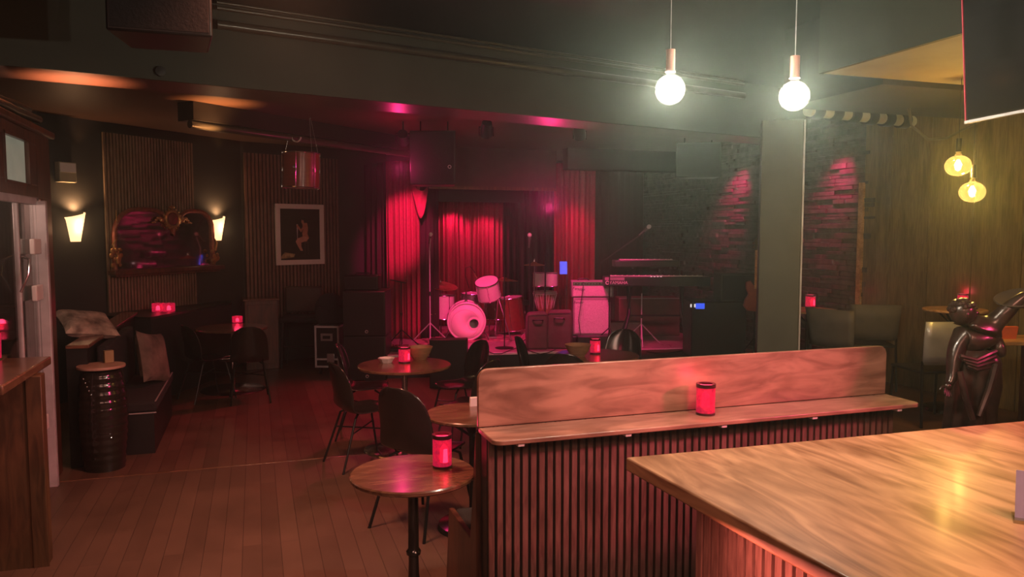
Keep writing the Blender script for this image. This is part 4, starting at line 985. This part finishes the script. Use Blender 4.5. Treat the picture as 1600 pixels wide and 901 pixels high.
t = thing('side_cabinet', 'low dark wooden cabinet behind the chrome-based table', 'cabinet', G(404, 10.75, 0), RC + .4); MB().b2((-.22, -.2, 0), (.22, .2, .96)).build('body', 'darkwood', t, bevel=.006); MB().b2((-.24, -.22, .96), (.24, .22, .985)).build('top', 'tabletop', t, bevel=.004)
MB().b2((-.19, -.207, .08), (.19, -.2, .9)).build('door', 'darkwood', t, bevel=.004)
# ------------------------------------------------------------------ banquettes left
yb0 = P(245, 625, z=.45); yb1y = la.y + 1.75
t = thing('banquette', 'black upholstered corner bench along the left wall', 'bench', (la.x, yb0.y - .05, 0))
dw = yb0.x - la.x
MB().b2((0, 0, 0), (dw - .02, yb1y - yb0.y, .36)).build('base', 'black', t); MB().b2((0, 0, .36), (dw, (yb1y - yb0.y) / 2 - .01, .45)).build('seat_cushion', 'fabric', t, bevel=.02)
MB().b2((0, (yb1y - yb0.y) / 2 + .0, .36), (dw, (yb1y - yb0.y), .45)).build('seat_cushion', 'fabric', t, bevel=.02)
MB().b2((0.0, 0, .45), (.09, yb1y - yb0.y, .95)).build('backrest', 'fabric', t, bevel=.02)
MB().b2((0.0, -.012, .352), (dw, -.002, .362)).b2((dw - .012, 0, .45), (dw, yb1y - yb0.y, .454)).build('piping', 'tolex', t)
# back bench along mirror wall
A1 = C2W(-4.02, 8.5); A2 = C2W(-3.80, 10.3); A3 = C2W(-2.95, 10.9)
n1 = wpt(MA, MD, -.3, .05); n2 = wpt(MA, MD, 1.85, .05)
t = thing('wall_bench', 'dark bench back with a ledge below the gilt mirror', 'bench', (0, 0, 0))
MB().prism([(v.x, v.y) for v in (A1, A2, n2, n1)], .0, .93).build('back', 'fabric', t)
MB().prism([(v.x, v.y) for v in (A1, A2, n2, n1)], .93, .96).build('ledge', 'black', t, bevel=.004)
for px_ in (247, 264):
    q = P(px_, 487, z=.96); candle_proto(q, .105, .05, '%s of the two red square candle holders on the ledge below the mirror' % ('left' if px_ == 247 else 'right'), warm=.35, style='sq')
# cushions
def cushion(loc, rot, sx, sz, m, label):
    N = 14; vs = []; 
    for side in (1, -1):
        for i in range(N + 1):
            for j in range(N + 1):
                u, v = -1 + 2 * i / N, -1 + 2 * j / N; e = (1 - u ** 4) * (1 - v ** 4); k = 1 - .08 * (u * u * v * v) * -1
                vs.append((sx / 2 * u * (1 - .10 * (1 - u * u) * v * v * 0 - .06 * (1 - abs(v)) * 0) * (1 - .09 * (1 - v * v)), side * .075 * (max(e, 0) ** .45), sz / 2 * v * (1 - .09 * (1 - u * u))))
    fs = []; K = (N + 1) ** 2
    for s in (0, 1):
        for i in range(N):
            for j in range(N): a = s * K + i * (N + 1) + j; fs.append((a, a + 1, a + N + 2, a + N + 1))
    o = MB().add(vs, fs).build('cushion', m); o.location = loc; o.rotation_euler = rot; tag(o, label, 'cushion')
c = P(238, 545, d=7.35); cushion((c.x, c.y, .45 + .25), (-.25, .2, 1.15), .44, .50, 'cushion2', 'grey-brown cushion leaning on the left banquette')
c = P(143, 490, d=6.75); cushion((c.x - .05, c.y + .05, 1.09), (-1.15, .15, .55), .46, .40, 'cushion', 'pale floral cushion lying on the ledge left of the mirror')
# barrel side table with ribbed black body
c = P(158, 568, z=.84)
t = thing('side_table', 'black ribbed round side table with a pale wooden top by the banquette', 'side table', (c.x + .01, c.y - .06, 0))
pr = [(.001, 0), (.15, 0)] + [(.15 + .035 * math.sin(PI * k / 40) + .004 * math.sin(k * 1.9), .02 + k * .0195) for k in range(41)] + [(.001, .82)]
MB().lathe(pr, 26).build('body', 'blackg', t); MB().lathe([(.001, .82), (.175, .82), (.178, .83), (.175, .84), (.001, .84)], 36).build('top', mat('pale_top', (.42, .27, .20), .5), t)
st_ = MB()
for k in range(16): st_.ball((-.10 + .012 * k, -.16 - .0, .76 - k * .032), .008, n=8)
st_.build('studs', 'chrome', t)
o = MB().box((0, 0, .05), (.07, .05, .10), .4).build('napkin_box', mat('dull_yellow', (.30, .22, .10), .6), bevel=.004); o.location = P(170, 566, z=.841); tag(o, 'small yellowish card box on the ribbed side table', 'box')
# fittings high on the left
tt_ = onl(103, MA, MD); q = wpt(MA, MD, tt_, .001); dd_ = MA[1] + MD[1] * tt_; zz_ = H + ray(103, 285)[1] * dd_
t = thing('wall_box', 'small cream box on the wall above the left wall lamp', 'electrical box', (q.x, q.y, zz_), wrot(MD)); MB().b2((-.10, -.08, 0), (.10, 0, .22)).build('body', 'flexm', t, bevel=.006); MB().b2((-.09, -.086, .11), (.09, -.08, .21)).build('cover', 'white', t)
for k, (dx, zr, rr) in enumerate(((.0, .06, .03), (-.06, .13, .022))):
    pts = [(LX - .03 + dx + .02 * math.sin(j * 1.7 + k), LY - 1.9 + j * .25, 2.67 + zr + .012 * math.sin(j * 1.1)) for j in range(9)]
    tag(MB().tube(pts, rr, 10).build('pipe', 'tube'), ('thicker dark pipe lying on top of the timber screen at the left', 'thinner dark pipe on top of the timber screen at the left')[k], 'pipe', 'pipes on the timber screen')
# left bar counter end
ct = P(80, 556, z=1.15); cb_ = P(75, 885, z=0)
t = thing('bar_counter', 'end of a dark wooden bar counter at the left edge', 'bar counter', (cb_.x, cb_.y, 0))
MB().b2((XL - cb_.x + .015, 0, 0), (0, .12, 1.10)).build('front_panel', 'barwood', t, bevel=.006); MB().b2((-.07, -.012, 0), (0.01, 0, 1.10)).build('corner_post', 'barwood', t, bevel=.004)
dy = ct.y - cb_.y
MB().b2((XL - cb_.x + .015, dy - .95, 1.10), (ct.x - cb_.x, dy, 1.15)).build('worktop', 'tabletop', t, bevel=.008)
# pink cup/cloth at far left
o = MB().lathe([(.001, 0), (.03, 0), (.033, .09), (.001, .09)], 16).build('candle_cup', 'candle'); c = P(-2, 556, z=1.151); o.location = (c.x - .0, c.y - .08, 1.151); o.scale = (1.2, 1.2, 1.6); tag(o, 'pink-red glass cup on the counter at the left edge', 'cup')
# ------------------------------------------------------------------ curtains
def curtain(pa, pb, z0, z1, folds, amp, m, label, gather=0, name='curtain'):
    pa, pb = Vector(pa), Vector(pb); L = (pb - pa); n = Vector((-L.y, L.x, 0)).normalized(); NU = folds * 10; NV = 14
    ph = [random.uniform(-1.3, 1.3) for _ in range(folds + 2)]; am = [random.uniform(.35, 1.5) for _ in range(folds + 2)]
    vs = []; fs = []
    for j in range(NV + 1):
        v = j / NV
        for i in range(NU + 1):
            u = i / NU; k = u * folds; a = am[int(k)] * (1 - k % 1) + am[int(k) + 1] * (k % 1); pq = ph[int(k)] * (1 - k % 1) + ph[int(k) + 1] * (k % 1)
            w = math.sin(2 * PI * k + pq * (1 + v)) * amp * a * (.75 + .35 * (1 - v)) + .25 * amp * math.sin(4 * PI * k + 2 * pq)
            g = 1 - gather * math.exp(-((v - .75) / .12) ** 2)
            p = pa + L * (.5 + (u - .5) * g) + n * w; vs.append((p.x, p.y, z0 + (z1 - z0) * v))
    for j in range(NV):
        for i in range(NU): a = j * (NU + 1) + i; fs.append((a, a + 1, a + NU + 2, a + NU + 1))
    c = (pa + pb) / 2; vs = [(v[0] - c.x, v[1] - c.y, v[2]) for v in vs]
    o = MB().add(vs, fs).build(name, m, solid=.006); o.location = (c.x, c.y, 0); tag(o, label, 'curtain'); return o
curtain(G(603, 11.6), G(655, 11.4), ZS + .01, 2.96, 6, .05, 'curtain', 'bright red curtain at the left side of the stage')
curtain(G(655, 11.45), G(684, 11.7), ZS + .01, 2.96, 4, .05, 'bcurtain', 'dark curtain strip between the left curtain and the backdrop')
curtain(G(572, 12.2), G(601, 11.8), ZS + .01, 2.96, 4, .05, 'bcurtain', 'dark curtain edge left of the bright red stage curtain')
curtain(C2W(-1.42, 13.05), C2W(-.14, 13.25), ZS + .01, 2.95, 15, .035, 'curtain', 'red backdrop curtain behind the drum kit')
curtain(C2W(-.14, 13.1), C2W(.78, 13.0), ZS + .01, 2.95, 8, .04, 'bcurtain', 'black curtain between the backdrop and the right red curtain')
curtain(G(866, 12.35), G(930, 12.25), ZS + .01, 3.0, 8, .045, 'curtain', 'red curtain at the right side of the stage')
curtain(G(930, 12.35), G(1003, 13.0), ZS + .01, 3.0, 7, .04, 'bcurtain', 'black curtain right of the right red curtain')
# swag on the left curtain
sw = MB(); vs = []; fs = []
a0, b0 = P(643, 283, 11.36), P(668, 290, 11.3)
for j in range(9):
    v = j / 8
    for i in range(11):
        u = i / 10; p = a0.lerp(b0, u); sag = (.12 + .45 * v) * math.sin(PI * (u * .9 + .05)) ; vs.append((p.x, p.y - .06 * math.sin(PI * u) + .02 * math.sin(9 * u + 3 * v), p.z - sag * .9))
for j in range(8):
    for i in range(10): a = j * 11 + i; fs.append((a, a + 1, a + 12, a + 11))
tag(MB().add(vs, fs).build('curtain_swag', 'curtain', solid=.008), 'looped swag of red cloth at the inner edge of the left stage curtain', 'curtain')
o = MB().b2((C2W(-1.5, 12.75).x, C2W(-.8, 12.72).y, 2.40), (C2W(.6, 12.7).x, C2W(-.8, 12.72).y + .06, HL)).build('wall_backdrop_header', 'wall'); struct(o)
# proscenium valance and side masks
va = P(680, 290, 11.6); vb = P(864, 296, 12.0)
o = MB().b2((va.x - .1, va.y - .02, 2.56), (vb.x + .12, va.y + .12, HL)).build('wall_proscenium', mat('maroon_paint', (.07, .028, .028), .7)); struct(o)
o = MB().b2((va.x - .1, va.y - .035, 2.55), (vb.x + .12, va.y - .02, 2.60)).build('trim_8', 'darkwood'); struct(o)
va = G(930, 11.9); o = MB().b2((vb.x + .12, va.y, 2.86), (XR, va.y + .2, HL)).build('wall_proscenium_side', 'ceil'); struct(o)
# ------------------------------------------------------------------ hanging loudspeakers
def pa(px0, px1, py0, py1, d, label, rz, badge=True, zc=HL):
    c = P((px0 + px1) / 2, py1, d); w = (px1 - px0) / F * d; h = (py1 - py0) / F * d
    t = thing('loudspeaker', label, 'speaker', c, rz, None)
    MB().prism([(-w / 2, -.2), (w / 2, -.2), (w / 2 * .8, .22), (-w / 2 * .8, .22)], 0, h).build('cabinet', 'black', t, bevel=.012)
    MB().b2((-w / 2 + .02, -.207, .02), (w / 2 - .02, -.2, h - .02)).build('grille', 'fabric', t)
    if badge: MB().ring((0, 0, 0), .017, .004, 20, 6, Matrix.Translation((w / 2 - .07, -.21, h * .33)) @ Matrix.Rotation(PI / 2, 4, 'X')).build('round_badge', 'alu', t)
    for s in (-1, 1): MB().cyl((s * w * .3, 0, h), (s * w * .3, 0, zc - c.z), .008, n=8).build('hanging_rod', 'blackm', t)
pa(644, 714, 209, 290, 9.0, 'large black loudspeaker hanging in front of the left stage curtain', RC)
pa(1056, 1124, 226, 278, 9.6, 'black loudspeaker hanging before the stone wall', RC - .2, False)
pa(186, 330, -60, 66, 4.4, 'black loudspeaker hanging at the top left of the room', RC + .3, False, HC)
# stage lamps
def lamp(loc, target, label, r=.07, zc=HL):
    t = thing('stage_light', label, 'stage light', loc); t.rotation_mode = 'QUATERNION'
    q = (Vector(target) - Vector(loc)).to_track_quat('Z', 'Y')
    m4 = q.to_matrix().to_4x4()
    MB().lathe([(.001, -.2), (r * .8, -.2), (r, -.12), (r, -.02), (r * .88, -.02), (r * .88, -.06), (.001, -.06)], 20, mtx=m4).build('housing', 'blackm', t)
    MB().tube([(-r * 1.2, 0, 0), (-r * 1.2, 0, .10), (r * 1.2, 0, .10), (r * 1.2, 0, 0)], .007).cyl((0, 0, .1), (0, 0, max(.12, zc - loc[2])), .01, n=8).build('yoke', 'blackm', t)
lamp(G(760, 8.9, 3.0), G(742, 11.7, .55), 'small stage lamp on the ceiling aimed at the drum kit')
lamp(G(905, 9.2, 3.0), G(925, 11.0, .7), 'small stage lamp on the ceiling aimed at the guitar amplifier')
lamp(P(630, 222, 9.0), G(640, 11.4, 2.0), 'stage lamp on a bracket left of the hanging loudspeaker')
# drum hanging on wires
c = P(470, 293, 8.7); w = .2
t = drum('hanging_drum', 'maroon drum hanging on wires above the framed photograph', c, (0.0, .03, RC), .198, .38, 'drumwood', n=6)
wm = MB()
for x0, x1 in ((-.18, -.10), (.19, .10), (.12, .09)): wm.cyl((x0, 0, .38), (x1, 0, HL - c.z), .0025, n=6)
wm.build('hanging_wire', 'steel', t); MB().lathe([(.001, 0), (.022, 0), (.018, .008), (.001, .01)], 20, mtx=Matrix.Translation((-.02, -.199, .22)) @ Matrix.Rotation(PI / 2, 4, 'X')).build('round_badge', 'chrome', t)
# long ceiling duct / track over the seating
a, b2 = P(290, 180, z=3.05), P(640, 232, z=3.05)
b2 = a + (b2 - a) * 1.0
t = thing('ceiling_duct', 'long black ceiling duct above the hanging drum', 'duct', (0, 0, 0))
dr = (b2 - a).normalized(); nn = Vector((-dr.y, dr.x, 0))
MB().prism([((a + nn * k).x, (a + nn * k).y) for k in (-.12,)] + [((b2 + nn * k).x, (b2 + nn * k).y) for k in (-.12, .12)] + [((a + nn * .12).x, (a + nn * .12).y)], 3.0, HL - .001).build('casing', 'black', t)
MB().cyl(a + Vector((0, 0, -.09)) - nn * .06, b2 + Vector((0, 0, -.09)) - nn * .06, .04, n=16).build('pipe', 'tube', t)
hk = MB().ring((0, 0, 0), .05, .009, 14, 6, Matrix.Rotation(PI / 2, 4, 'X'), (PI, 2 * PI)).build('hook', 'white'); hk.location = P(463, 214, 8.72); hk.rotation_euler = (0, 0, RC); tag(hk, 'small white curved hook above the hanging drum', 'hook')
# pipes on the bulkhead face under the main ceiling
def fpt(px, py, off):  # point on bulkhead plane offset towards the camera
    x, s = ray(px, py); o = Vector((0, 0, H)); dirw = C2W(x, 1, 0); dirw.z = s
    n = Vector((-bn.x, -bn.y, 0)); base = bf0 + n * off; tt = (base - o).dot(n) / dirw.dot(n); return o + dirw * tt
for k, (ya, yb_, r, lab) in enumerate(((8, 84, .034, 'thick pale pipe along the top of the olive bulkhead'), (-6, 62, .016, 'thin pipe above the thick pale pipe on the bulkhead'), (-14, 56, .011, 'thinnest top pipe along the olive bulkhead'))):
    a, b2 = fpt(338, ya, .08 + .02 * k), fpt(975, yb_, .08 + .02 * k); a.z = b2.z = (a.z + b2.z) / 2
    a.z = b2.z = (HC - .17, HC - .055, HC - .02)[k]
    tag(MB().cyl(a, b2 + (b2 - a) * .45, r, n=18).build('pipe', 'tube'), lab, 'pipe', 'pipes on the bulkhead')
o = MB().lathe([(.001, 0), (.035, 0), (.035, .03), (.001, .032)], 20, mtx=Matrix.Rotation(PI / 2, 4, 'X')).build('round_fitting', 'black'); o.location = fpt(250, 112, .001); o.rotation_euler = (0, 0, math.atan2(bd.y, bd.x)); tag(o, 'small black round fitting on the bulkhead above the orange glow', 'fitting')  # plain round fitting, function not identified
# ------------------------------------------------------------------ right-hand ceiling: flex hose, cable ladder
t = thing('cable_ladder', 'grey cable ladder with rungs high on the right', 'cable tray', (0, 0, 0))
a, b2 = P(1255, 140, z=3.2), P(1480, 172, z=3.2)
for off, m_ in ((0, 'tube'), (.14, 'tube')):
    nn = Vector((-(b2 - a).y, (b2 - a).x, 0)).normalized() * off; MB().cyl(a + nn, b2 + nn, .014, n=8).build('rail', 'flexm', t)
rg = MB()
for k in range(9): p = a.lerp(b2, (k + .5) / 9); rg.cyl(p, p + nn, .009, n=6)
rg.build('rungs', 'flexm', t)
for k in (.15, .85): p = a.lerp(b2, k); MB().cyl(p, (p.x, p.y, HC), .006, n=6).build('hanger', 'blackm', t)
t = thing('cable_bundle', 'pale bar with a row of black clips high on the right', 'cable tray', (0, 0, 0))
a, b2 = P(1262, 172, z=3.0), P(1425, 190, z=3.0)
MB().cyl(a, b2, .055, n=16).build('tube', 'flexm', t)
dr = (b2 - a).normalized()
for k in range(6): p = a.lerp(b2, (k + .4) / 6); MB().cyl(p - dr * .055, p + dr * .055, .075, n=20).build('clip', 'black', t)
for k in (.05, .95): p = a.lerp(b2, k); MB().cyl(p, (p.x, p.y, HC), .006, n=6).build('hanger', 'blackm', t)
pts = [P(x, y, 6.4) for x, y in ((1420, 169), (1424, 196), (1450, 218), (1480, 216), (1500, 205), (1530, 190), (1532, 170))]
tag(MB().tube(pts, .01).build('cable', 'tube'), 'loose cable sagging below the television corner', 'cable')
# television
a = P(1508, 189, d=3.5)
t = thing('television', 'large black television hanging at the top right corner', 'television', (a.x, a.y, a.z), 0)
far = C2W(.139, -1.0).normalized(); rz = math.atan2(far.y, far.x)
t.rotation_euler = (0, 0, rz)
Wt, Ht = 1.25, .72
lean = .08
m4 = Matrix.Rotation(lean, 4, 'X')
MB().box((Wt / 2, .03, Ht / 2), (Wt, .05, Ht), mtx=m4).build('casing', 'blackg', t, bevel=.006)
MB().box((Wt / 2, .003, Ht / 2), (Wt - .02, .004, Ht - .02), mtx=m4).build('screen', 'screen', t)
MB().box((0.001, .01, Ht / 2), (.006, .02, Ht), mtx=m4).build('edge_strip', mat('red_edge', (.4, .05, .08), .3), t)
MB().box((Wt / 2, .01, -.006), (Wt, .03, .012), mtx=m4).build('lower_trim', 'alu', t)
MB().tube([(Wt / 2, .08, Ht * .8), (Wt / 2, .15, Ht), (Wt / 2, .15, HC - a.z)], .02).build('ceiling_bracket', 'blackm', t)
# ------------------------------------------------------------------ statue
def skin(name, verts, edges, radii, m, parent, sub=2, mtx=None):
    me = bpy.data.meshes.new(name); me.from_pydata(verts, edges, []); o = bpy.data.objects.new(name, me); COL.objects.link(o)
    o.modifiers.new('s', 'SKIN'); q = o.modifiers.new('u', 'SUBSURF'); q.levels = sub; q.render_levels = sub
    for i, r in enumerate(radii):
        v = me.skin_vertices[0].data[i]; v.radius = (r, r) if not isinstance(r, tuple) else r
    me.skin_vertices[0].data[0].use_root = True
    bpy.context.view_layer.update()
    ev = bpy.data.meshes.new_from_object(o.evaluated_get(bpy.context.evaluated_depsgraph_get()))
    bpy.data.objects.remove(o, do_unlink=True)
    o = bpy.data.objects.new(name, ev); COL.objects.link(o); ev.materials.clear(); ev.materials.append(M[m] if isinstance(m, str) else m)
    for p in ev.polygons: p.use_smooth = True
    o.parent = parent; return o
def statue():
    D = 3.95; base = G(1528, D, 0)
    def L(px, py, dd=0):
        p = P(px, py, D + dd) - base
        return Vector((p.x * cth - p.y * sth, p.x * sth + p.y * cth, p.z))
    t = thing('statue', 'dark bronze statue of a figure in a robe raising a tray behind the counter', 'statue', base, RC)
    zb = .62
    V = [L(1523, 580), L(1521, 550), L(1526, 525), L(1530, 508), L(1514, 500), L(1504, 488),      # pelvis, waist, chest, neckbase, neck, head
         L(1500, 480, -.02), L(1495, 486, -.03),
         L(1505, 520), L(1492, 552, -.03), L(1487, 590, -.06), L(1482, 602, -.08),                 # left arm down
         L(1548, 512), L(1566, 492, -.04), L(1590, 470, -.06), L(1606, 458, -.07),                 # raised arm
         L(1552, 530), L(1562, 542, -.05), L(1566, 560, -.06)]
    E = [(0, 1), (1, 2), (2, 3), (3, 4), (4, 5), (5, 6), (5, 7), (2, 8), (8, 9), (9, 10), (10, 11), (3, 12), (12, 13), (13, 14), (14, 15), (2, 16), (16, 17), (17, 18)]
    R = [.10, .095, .105, .08, .04, .055, .045, .03, .058, .042, .028, .02, .062, .048, .034, .022, .05, .036, .026]
    body = skin('figure', V, E, R, 'bronze', t)
    # skull shape: hood and nose
    h = L(1504, 487); MB().ball(h, .062, (1.0, 1.0, 1.12), 20).ball(h + Vector((.062, -.012, -.008)), .012, (1.6, .8, 1.2), 10).ball(h + Vector((.052, -.012, -.034)), .011, (1.3, 1.1, .6), 10).ball(h + Vector((.040, -.012, -.058)), .018, (1.2, 1, .8), 10).ball(h + Vector((.052, -.012, .02)), .016, (1, 1.6, .5), 10).ball(h + Vector((-.01, -.058, -.01)), .014, (.8, .5, 1.3), 8).build('head', 'bronze', t)
    hr = MB()
    for k in range(40):
        a = k * 2.4; e = (k % 8) / 8 * 1.5; q_ = Vector((math.cos(a) * math.cos(e) - .35, math.sin(a) * math.cos(e) + .15, math.sin(e) + .1)).normalized() * .06; hr.ball(h + q_, .016, n=8)
    hr.build('hair', 'bronze', t)
    # robe with folds
    N = 48; vs = []; fs = []; rows = [(545, .095, 1525), (565, .112, 1526), (600, .122, 1523), (635, .112, 1518), (665, .115, 1516), (700, .13, 1520)]
    for j, (py, r, px) in enumerate(rows):
        c = L(px, py)
        for i in range(N):
            a = 2 * PI * i / N; f = 1 + (.05 + .03 * j) * math.sin(7 * a + j * .25) + .03 * math.sin(13 * a + 1)
            vs.append((c.x + r * f * math.cos(a), c.y + r * .75 * f * math.sin(a), c.z))
    for j in range(len(rows) - 1):
        for i in range(N): fs.append((j * N + i, j * N + (i + 1) % N, (j + 1) * N + (i + 1) % N, (j + 1) * N + i))
    MB().add(vs, fs).build('robe', 'bronze', t, solid=.01)
    # sash with tubes
    sa = MB(); 
    for k in range(4): sa.tube([L(1500 + 4 * k, 556 + 5 * k, -.10), L(1525, 562 + 5 * k, -.115), L(1556 - 2 * k, 548 + 8 * k, -.08)], .012)
    sa.tube([L(1556, 570, -.09), L(1545, 610, -.13), L(1530, 650, -.14)], [.02, .018, .014]).tube([L(1500, 580, -.1), L(1508, 620, -.12), L(1520, 655, -.13)], [.014, .018, .014])
    sa.build('sash', 'bronze', t)
    # hands with fingers
    for (c, dv, nm) in ((L(1482, 604, -.08), Vector((-.3, -.2, -1)), 'hand'), (L(1606, 457, -.07), Vector((.6, -.1, .7)), 'hand')):
        dv = dv.normalized(); sd = dv.cross(Vector((0, 1, 0))).normalized(); hm = MB(); hm.ball(c, .022, (1, .6, 1), 10)
        for f in range(4): o_ = sd * (-.015 + .01 * f); hm.tube([c + o_, c + o_ + dv * .03, c + o_ * 1.2 + dv * (.045 + .006 * (1.5 - abs(f - 1.5))) + Vector((0, -.012, 0))], [.0065, .0055, .004], 6)
        hm.tube([c - sd * .015, c - sd * .035 + dv * .01, c - sd * .04 + dv * .028], [.007, .006, .004], 6); hm.build(nm, 'bronze', t)
    # tray carried above the raised hand
    c = L(1597, 474, -.02); MB().lathe([(.001, 0), (.06, .002), (.115, .022), (.124, .034), (.118, .038), (.056, .010), (.001, .008)], 36, mtx=Matrix.Translation(c) @ Matrix.Rotation(-.28, 4, 'Y') @ Matrix.Rotation(.2, 4, 'X')).build('tray', mat('bronze_tray', (.10, .075, .05), .35, .4), t)
    MB().lathe([(.001, 0), (.2, 0), (.2, .04), (.15, .06), (.13, .5), (.17, .54), (.17, .615), (.001, .615)], 32).build('plinth', 'black', t)
    MB().ball((0, 0, .68), .15, (1.05, .9, .55), 18).build('rock_base', 'bronze', t)
statue()
